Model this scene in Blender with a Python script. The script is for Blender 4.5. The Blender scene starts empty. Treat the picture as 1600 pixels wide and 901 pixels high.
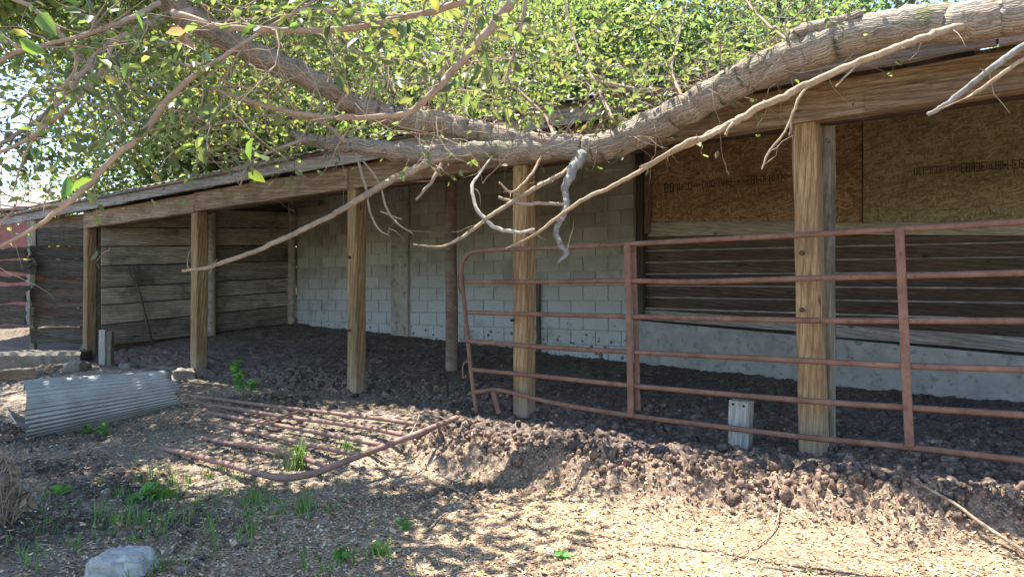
import bpy, math, random
import numpy as np
from mathutils import Vector, Matrix

R = random.Random(7)
rng = np.random.default_rng(11)
S = bpy.context.scene
COL = S.collection
rad = math.radians

# ------------------------------------------------------------------ camera
F = 1156.0                      # focal length in photo pixels (1600 wide)
YAW, PITCH = rad(39.0), rad(0.72)
CAM = Vector((1.534, -5.073, 1.04))
cd = bpy.data.cameras.new("camera")
cam = bpy.data.objects.new("camera", cd)
COL.objects.link(cam)
cd.sensor_width = 36.0
cd.lens = 36.0 * F / 1600.0
cd.clip_start, cd.clip_end = 0.05, 2000.0
cam.location = CAM
cam.rotation_euler = (math.pi / 2 + PITCH, 0, YAW)
S.camera = cam

# ------------------------------------------------------------------ light
SUN_H = Vector((-0.99, 0.10, 0)).normalized()   # horizontal direction towards the sun: behind the shed, to the left
SUN_EL = rad(73)
world = bpy.data.worlds.new("World")
S.world = world
world.use_nodes = True
wn = world.node_tree
wn.nodes.clear()
wo = wn.nodes.new("ShaderNodeOutputWorld")
wb = wn.nodes.new("ShaderNodeBackground")
sk = wn.nodes.new("ShaderNodeTexSky")
sk.sky_type = 'NISHITA'
sk.sun_disc = False
sk.sun_elevation = SUN_EL
sk.sun_rotation = math.atan2(SUN_H.x, SUN_H.y)
sk.air_density, sk.dust_density, sk.ozone_density = 1.0, 0.3, 2.5
wb.inputs[1].default_value = 0.125
wn.links.new(sk.outputs[0], wb.inputs[0])
wn.links.new(wb.outputs[0], wo.inputs[0])
sd = bpy.data.lights.new("sun", 'SUN')
sd.energy, sd.angle, sd.color = 5.0, rad(0.5), (1.0, 0.94, 0.84)
sun = bpy.data.objects.new("sun", sd)
COL.objects.link(sun)
to_sun = (SUN_H * math.cos(SUN_EL) + Vector((0, 0, math.sin(SUN_EL)))).normalized()
sun.rotation_euler = to_sun.to_track_quat('Z', 'Y').to_euler()
S.view_settings.view_transform = 'Standard'
S.view_settings.look = 'None'
S.view_settings.exposure = 2.1
S.view_settings.gamma = 1.0
S.cycles.use_denoising = True
S.cycles.max_bounces = 12
S.cycles.diffuse_bounces = 6
S.cycles.transmission_bounces = 6
S.cycles.sample_clamp_indirect = 4.0

# ------------------------------------------------------------------ rays: where a sight line of the survey meets a plane
RIGHT = Vector((math.cos(YAW), math.sin(YAW), 0))
FWD0 = Vector((-math.sin(YAW), math.cos(YAW), 0))
UP = Vector((0, 0, 1)) * math.cos(PITCH) - FWD0 * math.sin(PITCH)
FWD = FWD0 * math.cos(PITCH) + Vector((0, 0, 1)) * math.sin(PITCH)


def ray(px, py):
    return RIGHT * ((px - 800) / F) + FWD - UP * ((py - 450.5) / F)


def at_y(px, py, y):
    d = ray(px, py)
    return CAM + d * ((y - CAM.y) / d.y)


def at_z(px, py, z):
    d = ray(px, py)
    return CAM + d * ((z - CAM.z) / d.z)


def at_d(px, py, Z):
    return CAM + ray(px, py) * Z


def at_plane(px, py, a, b):
    """vertical plane through a and b"""
    n = Vector((b[1] - a[1], a[0] - b[0], 0))
    d = ray(px, py)
    return CAM + d * (n.dot(Vector((a[0], a[1], 0)) - Vector((CAM.x, CAM.y, 0))) / n.dot(d))


# ------------------------------------------------------------------ numpy noise
def _h(ix, iy, s):
    n = (ix.astype(np.int64) * 374761393 + iy.astype(np.int64) * 668265263 + s * 974634777) & 0xFFFFFFFF
    n = ((n ^ (n >> 13)) * 1274126177) & 0xFFFFFFFF
    n = ((n ^ (n >> 16)) * 2246822519) & 0xFFFFFFFF
    return ((n ^ (n >> 15)) & 0xFFFFFF) / float(0xFFFFFF)


def vnoise(x, y, s=0):
    ix, iy = np.floor(x), np.floor(y)
    fx, fy = x - ix, y - iy
    fx = fx * fx * fx * (fx * (fx * 6 - 15) + 10)
    fy = fy * fy * fy * (fy * (fy * 6 - 15) + 10)
    a, b = _h(ix, iy, s), _h(ix + 1, iy, s)
    c, d = _h(ix, iy + 1, s), _h(ix + 1, iy + 1, s)
    return (a + (b - a) * fx) * (1 - fy) + (c + (d - c) * fx) * fy


def fbm(x, y, s=0, o=4, g=0.5):
    t, a, f, n = 0, 1.0, 1.0, 0
    for k in range(o):
        t = t + a * (vnoise(x * f + 17.3 * k, y * f - 9.1 * k, s + k) - 0.5)
        n += a
        a *= g
        f *= 2.03
    return t / n * 2


def cell(x, y, s=0):
    ix, iy = np.floor(x), np.floor(y)
    f1 = np.full(x.shape, 9.0)
    f2 = np.full(x.shape, 9.0)
    idv = np.zeros(x.shape)
    for dx in (-1, 0, 1):
        for dy in (-1, 0, 1):
            cx, cy = ix + dx, iy + dy
            d = np.hypot(cx + _h(cx, cy, s) - x, cy + _h(cx, cy, s + 5) - y)
            m = d < f1
            f2 = np.where(m, f1, np.minimum(f2, d))
            idv = np.where(m, _h(cx, cy, s + 9), idv)
            f1 = np.where(m, d, f1)
    return f1, f2, idv


def sstep(a, b, x):
    t = np.clip((x - a) / (b - a), 0, 1)
    return t * t * (3 - 2 * t)


# ------------------------------------------------------------------ object helpers
def link(o, parent=None, name=None):
    COL.objects.link(o)
    if parent is not None:
        o.parent = parent
        o.matrix_parent_inverse = Matrix.Identity(4) if parent.type == 'EMPTY' and parent.matrix_basis == Matrix.Identity(4) \
            else parent_world(parent).inverted()
    return o


def parent_world(o):
    m = o.matrix_basis.copy()
    while o.parent is not None:
        m = o.parent.matrix_basis @ (o.matrix_parent_inverse @ m)
        o = o.parent
    return m


def fast_mesh(name, V, Fc, mats, smooth=False, cols=None, uv=None, mi=None):
    """V (n,3), Fc (m,k) index array with constant k"""
    V = np.ascontiguousarray(V, dtype=np.float32)
    Fc = np.ascontiguousarray(Fc, dtype=np.int32)
    me = bpy.data.meshes.new(name)
    me.vertices.add(len(V))
    me.vertices.foreach_set('co', V.ravel())
    m, k = Fc.shape
    me.loops.add(m * k)
    me.loops.foreach_set('vertex_index', Fc.ravel())
    me.polygons.add(m)
    me.polygons.foreach_set('loop_start', np.arange(0, m * k, k, dtype=np.int32))
    me.polygons.foreach_set('loop_total', np.full(m, k, dtype=np.int32))
    if not isinstance(mats, (list, tuple)):
        mats = [mats]
    for q in mats:
        me.materials.append(q)
    if mi is not None:
        me.polygons.foreach_set('material_index', np.asarray(mi, dtype=np.int32))
    me.update(calc_edges=True)
    me.validate()
    if smooth:
        me.polygons.foreach_set('use_smooth', np.ones(m, dtype=bool))
    if cols is not None:
        at = me.color_attributes.new('tint', 'FLOAT_COLOR', 'POINT')
        c4 = np.ones((len(V), 4), dtype=np.float32)
        c4[:, :3] = cols
        at.data.foreach_set('color', c4.ravel())
    return me


def mesh_obj(name, me, parent=None, loc=None, rot=None):
    o = bpy.data.objects.new(name, me)
    if loc is not None:
        o.location = loc
    if rot is not None:
        o.matrix_basis = Matrix.Translation(loc or (0, 0, 0)) @ rot.to_4x4()
    return link(o, parent)


def tag(o, label=None, cat=None, group=None, kind=None):
    if label:
        o['label'] = label
    if cat:
        o['category'] = cat
    if group:
        o['group'] = group
    if kind:
        o['kind'] = kind
    return o


def empty(name, loc, label=None, cat=None, group=None, kind=None):
    o = bpy.data.objects.new(name, None)
    o.empty_display_size = 0.2
    o.location = loc
    COL.objects.link(o)
    return tag(o, label, cat, group, kind)


def bar_mesh(name, L, w, t, mat, seg=6, ch=0.006, jit=0.003, ragged=(0, 0), seed=0):
    """bar along local X (centre at origin), w along Y, t along Z, chamfered, slightly uneven"""
    r = np.random.default_rng(seed)
    hw, ht = w / 2, t / 2
    prof = np.array([(-hw + ch, -ht), (hw - ch, -ht), (hw, -ht + ch), (hw, ht - ch), (hw - ch, ht), (-hw + ch, ht), (-hw, ht - ch), (-hw, -ht + ch)])
    n = len(prof)
    V = []
    for i in range(seg + 1):
        x = -L / 2 + L * i / seg
        p = prof + r.normal(0, jit, prof.shape)
        xs = np.full(n, x)
        if i == 0 and ragged[0]:
            xs = xs + r.uniform(-ragged[0], ragged[0], n)
        if i == seg and ragged[1]:
            xs = xs + r.uniform(-ragged[1], ragged[1], n)
        V.append(np.column_stack([xs, p]))
    V = np.vstack(V)
    fc = []
    for i in range(seg):
        for k in range(n):
            k2 = (k + 1) % n
            fc.append((i * n + k, i * n + k2, (i + 1) * n + k2, (i + 1) * n + k))
    me = bpy.data.meshes.new(name)
    e0 = tuple(range(n))[::-1]
    e1 = tuple(seg * n + k for k in range(n))
    me.from_pydata([tuple(v) for v in V], [], fc + [e0, e1])
    me.materials.append(mat)
    me.update()
    flip_if_needed(me)
    return me


def flip_if_needed(me):
    import bmesh
    bm = bmesh.new()
    bm.from_mesh(me)
    bmesh.ops.recalc_face_normals(bm, faces=bm.faces)
    bm.to_mesh(me)
    bm.free()


def frame(xa, za):
    x = Vector(xa).normalized()
    z = Vector(za)
    z = (z - x * z.dot(x)).normalized()
    y = z.cross(x)
    return Matrix((x, y, z)).transposed()


_seed = [100]


def board(name, a, b, w, t, mat, parent, face=(0, -1, 0), **kw):
    """board from a to b (centre line); w across, t along the face normal"""
    a, b = Vector(a), Vector(b)
    _seed[0] += 1
    me = bar_mesh(name, (b - a).length, w, t, mat, seed=_seed[0], **kw)
    return mesh_obj(name, me, parent, (a + b) / 2, frame(b - a, face))


def smooth_path(P, n=8):
    """Catmull-Rom; P rows of (x,y,z,r)"""
    P = np.asarray(P, float)
    Q = np.vstack([2 * P[0] - P[1], P, 2 * P[-1] - P[-2]])
    out = []
    for i in range(1, len(Q) - 2):
        p0, p1, p2, p3 = Q[i - 1:i + 3]
        for k in range(n):
            t = k / n
            out.append(0.5 * ((2 * p1) + (-p0 + p2) * t + (2 * p0 - 5 * p1 + 4 * p2 - p3) * t * t + (-p0 + 3 * p1 - 3 * p2 + p3) * t ** 3))
    out.append(P[-1])
    return np.array(out)


def tube_arrays(P, sides=8, bark=0.0, seed=0, cap=True, prof=None):
    """returns V, quads for a tube along P rows (x,y,z,r)"""
    P = np.asarray(P, float)
    n = len(P)
    T = np.gradient(P[:, :3], axis=0)
    T /= np.linalg.norm(T, axis=1)[:, None] + 1e-9
    u = np.cross(T[0], (0.1, 0.2, 1.0))
    u /= np.linalg.norm(u)
    U = np.zeros((n, 3))
    for i in range(n):
        u = u - T[i] * u.dot(T[i])
        u /= np.linalg.norm(u) + 1e-9
        U[i] = u
    W = np.cross(T, U)
    ang = np.linspace(0, 2 * np.pi, sides, endpoint=False)
    rr = np.repeat(P[:, 3][:, None], sides, 1)
    if bark:
        s = np.concatenate([[0], np.cumsum(np.linalg.norm(np.diff(P[:, :3], axis=0), axis=1))])
        A, SS = np.meshgrid(ang, s)
        k = 3.0 / (2 * np.pi) * 6
        na = fbm(np.cos(A) * 4 + 7, np.sin(A) * 4 + SS * 3.0, seed, 3)
        nb = fbm(np.cos(A) * 0.9 + SS * 1.3, np.sin(A) * 0.9 - SS * 0.7, seed + 3, 3)
        rr = rr * (1 + bark * na + bark * 0.9 * nb)
    V = (P[:, None, :3] + rr[..., None] * (np.cos(ang)[None, :, None] * U[:, None] + np.sin(ang)[None, :, None] * W[:, None])).reshape(-1, 3)
    i = np.arange(n - 1)[:, None] * sides
    k = np.arange(sides)[None]
    k2 = (k + 1) % sides
    Q = np.stack([i + k, i + k2, i + sides + k2, i + sides + k], -1).reshape(-1, 4)
    if cap:
        c0, c1 = len(V), len(V) + 1
        V = np.vstack([V, P[0, :3], P[-1, :3]])
        kk = np.arange(sides)
        q0 = np.stack([np.full(sides, c0), (kk + 1) % sides, kk, kk], -1)
        b = (n - 1) * sides
        q1 = np.stack([np.full(sides, c1), b + kk, b + (kk + 1) % sides, b + (kk + 1) % sides], -1)
        # degenerate quads are split into tris by the caller
        return V, Q, np.vstack([q0[:, :3], q1[:, :3]])
    return V, Q, np.zeros((0, 3), int)


def bark_tube(name, P, sides, bark, seed, mat):
    """tube that carries (cos a, sin a, length) per vertex, so furrows run along it"""
    V, Q, C = tube_arrays(P, sides, bark, seed)
    n = len(P)
    P = np.asarray(P)
    sl = np.concatenate([[0], np.cumsum(np.linalg.norm(np.diff(P[:, :3], axis=0), axis=1))])
    a = np.linspace(0, 2 * np.pi, sides, endpoint=False)
    rr = np.clip(P[:, 3] / 0.1, 0.3, 2.5)[:, None]
    U = np.stack([np.cos(a)[None] * rr, np.sin(a)[None] * rr, np.repeat(sl[:, None], sides, 1)], -1).reshape(-1, 3)
    U = np.vstack([U, (0, 0, 0), (0, 0, sl[-1])])
    Tr = np.vstack([Q[:, [0, 1, 2]], Q[:, [0, 2, 3]], C])
    return fast_mesh(name, V, Tr, mat, True, U)


def tube_mesh(name, parts, mat, smooth=True):
    """join several tube_arrays results into one mesh"""
    VV, Tr, off = [], [], 0
    for V, Q, C in parts:
        VV.append(V)
        Tr += [Q[:, [0, 1, 2]] + off, Q[:, [0, 2, 3]] + off, C + off]
        off += len(V)
    return fast_mesh(name, np.vstack(VV), np.vstack(Tr), mat, smooth)


# ------------------------------------------------------------------ materials
def mat(name):
    m = bpy.data.materials.new(name)
    m.use_nodes = True
    m.node_tree.nodes.clear()
    return m, m.node_tree


class N:
    def __init__(s, nt):
        s.nt = nt

    def __call__(s, typ, ins=None, **props):
        n = s.nt.nodes.new('ShaderNode' + typ)
        for k, v in props.items():
            setattr(n, k, v)
        for k, v in (ins or {}).items():
            sock = n.inputs[k]
            if hasattr(v, 'is_output'):
                s.nt.links.new(v, sock)
            else:
                if isinstance(v, tuple) and len(v) == 3 and sock.type == 'RGBA':
                    v = v + (1,)
                sock.default_value = v
        return n

    def noise(s, vec, scale, detail=6, rough=0.6, dist=0.0):
        return s('TexNoise', {'Vector': vec, 'Scale': scale, 'Detail': detail, 'Roughness': rough, 'Distortion': dist}).outputs[0]

    def ramp(s, fac, stops):
        n = s('ValToRGB', {'Fac': fac})
        e = n.color_ramp.elements
        while len(e) < len(stops):
            e.new(0.5)
        for q, (p, c) in zip(e, stops):
            q.position = p
            q.color = c + (1,) if isinstance(c, tuple) else (c, c, c, 1)
        return n.outputs[0]

    def mix(s, fac, a, b, mode='MIX'):
        n = s('Mix', data_type='RGBA', blend_type=mode)
        for sock, v in ((n.inputs[0], fac), (n.inputs[6], a), (n.inputs[7], b)):
            if hasattr(v, 'is_output'):
                s.nt.links.new(v, sock)
            elif isinstance(v, tuple):
                sock.default_value = v + (1,) if len(v) == 3 else v
            else:
                sock.default_value = v
        return n.outputs[2]

    def math(s, op, a, b=0.0):
        n = s('Math', operation=op)
        for sock, v in ((n.inputs[0], a), (n.inputs[1], b)):
            if hasattr(v, 'is_output'):
                s.nt.links.new(v, sock)
            else:
                sock.default_value = v
        return n.outputs[0]

    def out(s, color, rough=0.85, bump=None, bstr=0.3, bdist=0.01, metal=0.0, spec=0.3):
        b = s('BsdfPrincipled', {'Base Color': color, 'Roughness': rough, 'Metallic': metal, 'Specular IOR Level': spec})
        if bump is not None:
            bn = s('Bump', {'Height': bump, 'Strength': bstr, 'Distance': bdist})
            s.nt.links.new(bn.outputs[0], b.inputs['Normal'])
        o = s('OutputMaterial')
        s.nt.links.new(b.outputs[0], o.inputs[0])
        return b


def obj_vec(n, scale=(1, 1, 1), rand=True):
    tc = n('TexCoord').outputs['Object']
    if rand:
        rv = n('ObjectInfo').outputs['Random']
        off = n.math('MULTIPLY', rv, 37.0)
        cmb = n('CombineXYZ', {0: off, 1: off, 2: off}).outputs[0]
        tc = n('VectorMath', {0: tc, 1: cmb}, operation='ADD').outputs[0]
    return n('Mapping', {'Vector': tc, 'Scale': scale}).outputs[0]


def wood(name, c1, c2, c3, stain=(0.05, 0.045, 0.04), stain_amt=0.5, grain=1.0, bstr=0.5, mudz=None, rv=(0.75, 1.15)):
    m, nt = mat(name)
    n = N(nt)
    v0 = obj_vec(n, (1, 1, 1))
    vs = obj_vec(n, (0.9, 9 * grain, 9 * grain))
    vf = obj_vec(n, (2.5, 60 * grain, 60 * grain))
    warp = n.noise(vs, 1.6, 3, 0.5)
    rings = n('TexWave', {'Vector': vs, 'Scale': 1.5, 'Distortion': 4.0, 'Detail': 4.0, 'Detail Scale': 1.3, 'Detail Roughness': 0.6},
              wave_type='BANDS', bands_direction='DIAGONAL').outputs['Fac']
    fine = n.noise(vf, 3.0, 6, 0.7)
    col = n.ramp(warp, [(0.25, c1), (0.5, c2), (0.78, c3)])
    col = n.mix(n.math('MULTIPLY', n.ramp(rings, [(0.55, 0.0), (1.0, 1.0)]), 0.45), col, tuple(x * 0.45 for x in c1), 'MIX')
    col = n.mix(n.ramp(fine, [(0.36, 0.75), (0.58, 0.0)]), col, tuple(x * 0.35 for x in c1))
    big = n.noise(v0, 2.3, 5, 0.65)
    col = n.mix(n.math('MULTIPLY', n.ramp(big, [(0.48, 0.0), (0.68, 1.0)]), stain_amt), col, stain)
    # knots
    vk = obj_vec(n, (2.2, 5.0, 5.0))
    vor = n('TexVoronoi', {'Vector': vk, 'Scale': 1.0}).outputs['Distance']
    col = n.mix(n.ramp(vor, [(0.05, 0.85), (0.10, 0.0)]), col, tuple(x * 0.25 for x in c1))
    rnd = n('ObjectInfo').outputs['Random']
    col = n.mix(1.0, col, n.ramp(rnd, [(0, rv[0]), (1, rv[1])]), 'MULTIPLY')
    if mudz is not None:
        g = n('NewGeometry').outputs['Position']
        z = n('SeparateXYZ', {0: g}).outputs[2]
        z2 = n.math('ADD', z, n.math('MULTIPLY', n.noise(v0, 9, 5), 0.75))
        col = n.mix(n.ramp(z2, [(mudz - 0.1, 0.5), (mudz + 0.3, 0.0)]), col, (0.27, 0.25, 0.22))
    h = n.mix(0.5, fine, rings)
    n.out(col, 0.9, h, bstr, 0.006, spec=0.15)
    return m


W_POST = wood('post_wood', (0.23, 0.135, 0.068), (0.38, 0.25, 0.13), (0.50, 0.355, 0.20), stain=(0.14, 0.10, 0.07), stain_amt=0.45, mudz=0.42)
W_BEAM = wood('beam_wood', (0.15, 0.098, 0.06), (0.27, 0.19, 0.12), (0.40, 0.32, 0.23), stain=(0.12, 0.065, 0.04), stain_amt=0.75)
W_FASCIA = wood('weathered_fascia', (0.22, 0.19, 0.17), (0.33, 0.30, 0.275), (0.44, 0.41, 0.38), stain=(0.13, 0.09, 0.07), stain_amt=0.4)
W_GREY = wood('grey_board', (0.20, 0.168, 0.125), (0.315, 0.272, 0.205), (0.43, 0.38, 0.295), stain=(0.07, 0.06, 0.05), stain_amt=0.75, rv=(0.55, 1.25))
W_DARK = wood('dark_rough_wood', (0.06, 0.045, 0.035), (0.10, 0.075, 0.055), (0.16, 0.125, 0.09), stain_amt=0.5)
W_SIDING = wood('brown_siding', (0.085, 0.056, 0.042), (0.13, 0.088, 0.065), (0.18, 0.125, 0.092), stain_amt=0.35, bstr=0.3)
W_PALE = wood('pale_sill', (0.30, 0.27, 0.21), (0.40, 0.36, 0.28), (0.50, 0.46, 0.37), stain=(0.15, 0.12, 0.09), stain_amt=0.4)
W_ROUND = wood('round_post_wood', (0.15, 0.10, 0.07), (0.23, 0.16, 0.115), (0.31, 0.235, 0.17), stain_amt=0.4, mudz=0.5)
W_WHITE = wood('whitewashed_stub', (0.38, 0.36, 0.32), (0.48, 0.46, 0.42), (0.56, 0.54, 0.49), stain=(0.3, 0.27, 0.23), stain_amt=0.3)


def make_block_mat():
    m, nt = mat('concrete_block')
    n = N(nt)
    g = n('NewGeometry').outputs['Position']
    v = obj_vec(n, (1, 1, 1))
    big = n.noise(g, 0.9, 5, 0.6)
    col = n.ramp(big, [(0.3, (0.24, 0.228, 0.175)), (0.55, (0.34, 0.325, 0.255)), (0.75, (0.40, 0.38, 0.30))])
    rnd = n('ObjectInfo').outputs['Random']
    col = n.mix(1.0, col, n.ramp(rnd, [(0, 0.74), (1, 1.12)]), 'MULTIPLY')
    z = n('SeparateXYZ', {0: g}).outputs[2]
    zz = n.math('ADD', z, n.math('MULTIPLY', n.noise(g, 2.5, 5), 0.6))
    col = n.mix(n.ramp(n.math('MULTIPLY', zz, 0.5), [(0.55, 0.85), (0.95, 0.0)]), col, (0.39, 0.415, 0.42))   # bluish sky light painted into the lower blocks
    fine = n.noise(v, 60, 6, 0.7)
    col = n.mix(n.ramp(fine, [(0.38, 0.5), (0.55, 0.0)]), col, (0.2, 0.19, 0.16))
    # dung splashes near the floor
    sp = n('TexVoronoi', {'Vector': g, 'Scale': 11.0, 'Randomness': 1.0}).outputs['Distance']
    spn = n.noise(g, 3.0, 4)
    zl = n.ramp(z, [(0.2, 0.21), (0.6, 0.14), (1.1, 0.0)])
    msk = n.math('LESS_THAN', n.math('ADD', sp, n.math('MULTIPLY', n.noise(g, 30, 3), 0.25)), n.math('MULTIPLY', zl, n.math('MULTIPLY', spn, 4.3)))
    col = n.mix(n.math('MULTIPLY', msk, 0.85), col, (0.06, 0.05, 0.042))
    st = n.noise(g, 1.7, 6, 0.7)
    col = n.mix(n.ramp(st, [(0.52, 0.0), (0.70, 0.65)]), col, (0.14, 0.12, 0.09))
    n.out(col, 0.95, fine, 0.5, 0.004, spec=0.1)
    return m


M_BLOCK = make_block_mat()


def simple(name, c1, c2, scale=6, rough=0.9, bscale=40, bstr=0.4, bdist=0.005, metal=0.0, spots=None, spec=0.2):
    m, nt = mat(name)
    n = N(nt)
    v = obj_vec(n)
    a = n.noise(v, scale, 7, 0.65)
    col = n.ramp(a, [(0.3, c1), (0.7, c2)])
    if spots:
        col = n.mix(n.ramp(n.noise(v, scale * 3.1, 6, 0.75), [(0.54, 0.0), (0.64, 0.9)]), col, spots)
    b = n.noise(v, bscale, 6, 0.7)
    n.out(col, rough, b, bstr, bdist, metal, spec)
    return m


M_MORTAR = simple('mortar', (0.22, 0.21, 0.17), (0.33, 0.32, 0.275))
M_PIL = simple('stained_pilaster', (0.20, 0.18, 0.14), (0.33, 0.31, 0.25), 3, spots=(0.11, 0.09, 0.07))
M_FOUND = simple('concrete_footing', (0.20, 0.195, 0.18), (0.33, 0.322, 0.30), 4, spots=(0.15, 0.135, 0.12))
M_CURB = simple('old_concrete', (0.11, 0.10, 0.082), (0.20, 0.18, 0.15), 5, spots=(0.07, 0.06, 0.05))
M_RUST = simple('red_oxide_paint', (0.115, 0.062, 0.044), (0.24, 0.136, 0.098), 6, rough=0.8, bscale=120, bstr=0.5, bdist=0.003, spots=(0.13, 0.06, 0.04))
M_RUST2 = simple('muddy_red_paint', (0.16, 0.092, 0.072), (0.26, 0.165, 0.135), 10, rough=0.8, bscale=100, spots=(0.20, 0.155, 0.115))
M_IRON = simple('dark_rusty_iron', (0.05, 0.035, 0.028), (0.10, 0.065, 0.045), 20, rough=0.7)
M_BARN = simple('barn_red_paint', (0.21, 0.08, 0.068), (0.28, 0.115, 0.098), 4, rough=0.8)
M_LIME = simple('limestone', (0.30, 0.29, 0.26), (0.46, 0.445, 0.40), 8, bscale=45, bstr=0.8, bdist=0.012, spots=(0.30, 0.28, 0.25))
M_ROOFM = simple('roofing_sheet', (0.16, 0.13, 0.11), (0.30, 0.25, 0.22), 3, rough=0.6)
M_ASPH = simple('black_felt', (0.02, 0.02, 0.02), (0.04, 0.036, 0.033), 5)
M_STAMP = simple('faded_black_ink', (0.03, 0.025, 0.02), (0.12, 0.085, 0.055), 9, bstr=0.0)
M_HOLE = simple('painted_hole_shade', (0.02, 0.02, 0.02), (0.03, 0.03, 0.03))


def make_galv():
    m, nt = mat('galvanised_sheet')
    n = N(nt)
    v = obj_vec(n)
    a = n.noise(v, 4, 7, 0.7)
    col = n.ramp(a, [(0.3, (0.19, 0.19, 0.18)), (0.62, (0.32, 0.32, 0.31))])
    col = n.mix(n.ramp(n.noise(v, 9, 6, 0.75), [(0.56, 0.0), (0.68, 0.8)]), col, (0.24, 0.19, 0.14))
    n.out(col, 0.5, n.noise(v, 40, 4), 0.15, 0.002, 0.35, 0.5)
    return m


M_GALV = make_galv()


def make_osb(name, base, dark, lite):
    m, nt = mat(name)
    n = N(nt)
    tc = n('TexCoord').outputs['Object']
    warp = n('VectorMath', {0: n('TexNoise', {'Vector': tc, 'Scale': 5.0, 'Detail': 2.0}).outputs[1], 'Scale': 0.12}, operation='SCALE').outputs[0]
    v = n('VectorMath', {0: tc, 1: warp}, operation='ADD').outputs[0]
    col, hh = base, None
    for k, (ang, sx, sy, th) in enumerate(((0.15, 12, 62, 0.0), (0.8, 14, 70, 0.45), (-0.7, 13, 66, 0.5), (1.45, 16, 72, 0.66), (-0.15, 11, 64, 0.55))):
        vr = n('Mapping', {'Vector': v, 'Rotation': (0, 0, ang), 'Location': (3.1 * k, 1.7 * k, 0)}).outputs[0]
        vs = n('Mapping', {'Vector': vr, 'Scale': (sx, sy, 3)}).outputs[0]
        c = n('TexVoronoi', {'Vector': vs, 'Scale': 1.0}).outputs['Color']
        sep = n('SeparateColor', {0: c})
        strand = n.ramp(sep.outputs[0], [(0.0, dark), (0.5, base), (1.0, lite)])
        if k == 0:
            col, hh = strand, sep.outputs[1]
        else:
            msk = n.math('GREATER_THAN', sep.outputs[2], th)
            col = n.mix(msk, col, strand)
            hh = n.mix(msk, hh, sep.outputs[1])
    big = n.noise(tc, 1.5, 6, 0.65)
    col = n.mix(n.ramp(big, [(0.48, 0.0), (0.75, 0.6)]), col, tuple(x * 0.5 for x in dark))
    n.out(col, 0.85, hh, 0.35, 0.003, spec=0.15)
    return m


M_OSB = make_osb('strand_board_orange', (0.255, 0.165, 0.088), (0.15, 0.09, 0.046), (0.42, 0.30, 0.175))
M_OSB2 = make_osb('strand_board_weathered', (0.22, 0.18, 0.10), (0.14, 0.11, 0.06), (0.33, 0.285, 0.18))


def make_soil():
    m, nt = mat('trampled_soil')
    n = N(nt)
    g = n('NewGeometry').outputs['Position']
    t = n('Attribute', attribute_name='tint').outputs['Color']
    f = n.noise(g, 38, 8, 0.75)
    col = n.mix(1.0, t, n.ramp(f, [(0.30, 0.35), (0.5, 1.0), (0.68, 1.7)]), 'MULTIPLY')
    ch = n('TexVoronoi', {'Vector': g, 'Scale': 95.0}).outputs['Color']
    cr = n('SeparateColor', {0: ch}).outputs[0]
    col = n.mix(1.0, col, n.ramp(cr, [(0.0, 0.7), (0.8, 1.0), (1.0, 1.7)]), 'MULTIPLY')
    h = n.mix(0.5, n.noise(g, 60, 8, 0.75), cr)
    n.out(col, 0.95, h, 1.0, 0.022, spec=0.15)
    return m


M_SOIL = make_soil()


def make_tint(name, rough=0.8, spec=0.2, trans=0.0):
    m, nt = mat(name)
    n = N(nt)
    t = n('Attribute', attribute_name='tint').outputs['Color']
    if trans:
        d = n('BsdfPrincipled', {'Base Color': t, 'Roughness': rough, 'Specular IOR Level': spec})
        tc = n.mix(1.0, t, (2.5, 2.4, 1.35, 1), 'MULTIPLY')
        tr = n('BsdfTranslucent', {'Color': tc})
        mx = n('MixShader', {0: trans, 1: d.outputs[0], 2: tr.outputs[0]})
        o = n('OutputMaterial')
        nt.links.new(mx.outputs[0], o.inputs[0])
    else:
        n.out(t, rough, spec=spec)
    return m


M_LITTER = make_tint('dead_leaf', 0.8, 0.2)
M_LEAF = make_tint('green_leaf', 0.45, 0.45, 0.5)
M_GRASS = make_tint('grass_blade', 0.5, 0.3, 0.35)


def make_bark(name, c1, c2, moss=0.0, scale=1.0, world_uv=True):
    m, nt = mat(name)
    n = N(nt)
    g = n('NewGeometry').outputs['Position']
    tc = n('Attribute', attribute_name='tint').outputs['Vector'] if world_uv else n('TexCoord').outputs['Object']
    v = n('Mapping', {'Vector': tc, 'Scale': (6.5 * scale, 6.5 * scale, 4.5 * scale) if world_uv else (14, 14, 4)}).outputs[0]
    wv = n('VectorMath', {0: n('TexNoise', {'Vector': g, 'Scale': 14.0, 'Detail': 4.0}).outputs[1], 'Scale': 1.5}, operation='SCALE').outputs[0]
    v2 = n('VectorMath', {0: v, 1: wv}, operation='ADD').outputs[0]
    vo = n('TexVoronoi', {'Vector': v2, 'Scale': 1.0}, feature='DISTANCE_TO_EDGE').outputs['Distance']
    ns = n.noise(v2, 1.1, 9, 0.72)
    fine = n.noise(g, 110, 6, 0.7)
    big = n.noise(g, 3.1, 5, 0.6)
    ridge = n.ramp(vo, [(0.0, 0.0), (0.3, 1.0)])
    h = n.math('ADD', n.math('ADD', ridge, ns), n.math('MULTIPLY', fine, 0.4))
    col = n.ramp(n.math('ADD', n.math('MULTIPLY', ns, 0.6), n.math('MULTIPLY', big, 0.4)), [(0.34, c1), (0.62, c2)])
    col = n.mix(n.ramp(vo, [(0.0, 0.7), (0.12, 0.0)]), col, tuple(x * 0.35 for x in c1))
    col = n.mix(n.ramp(fine, [(0.35, 0.45), (0.55, 0.0)]), col, tuple(x * 0.5 for x in c1))
    if moss:
        col = n.mix(n.ramp(n.noise(g, 2.4, 5, 0.6), [(0.6, 0.0), (0.68, moss)]), col, (0.06, 0.075, 0.02))
    n.out(col, 0.95, h, 0.65, 0.007, spec=0.1)
    return m


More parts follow.
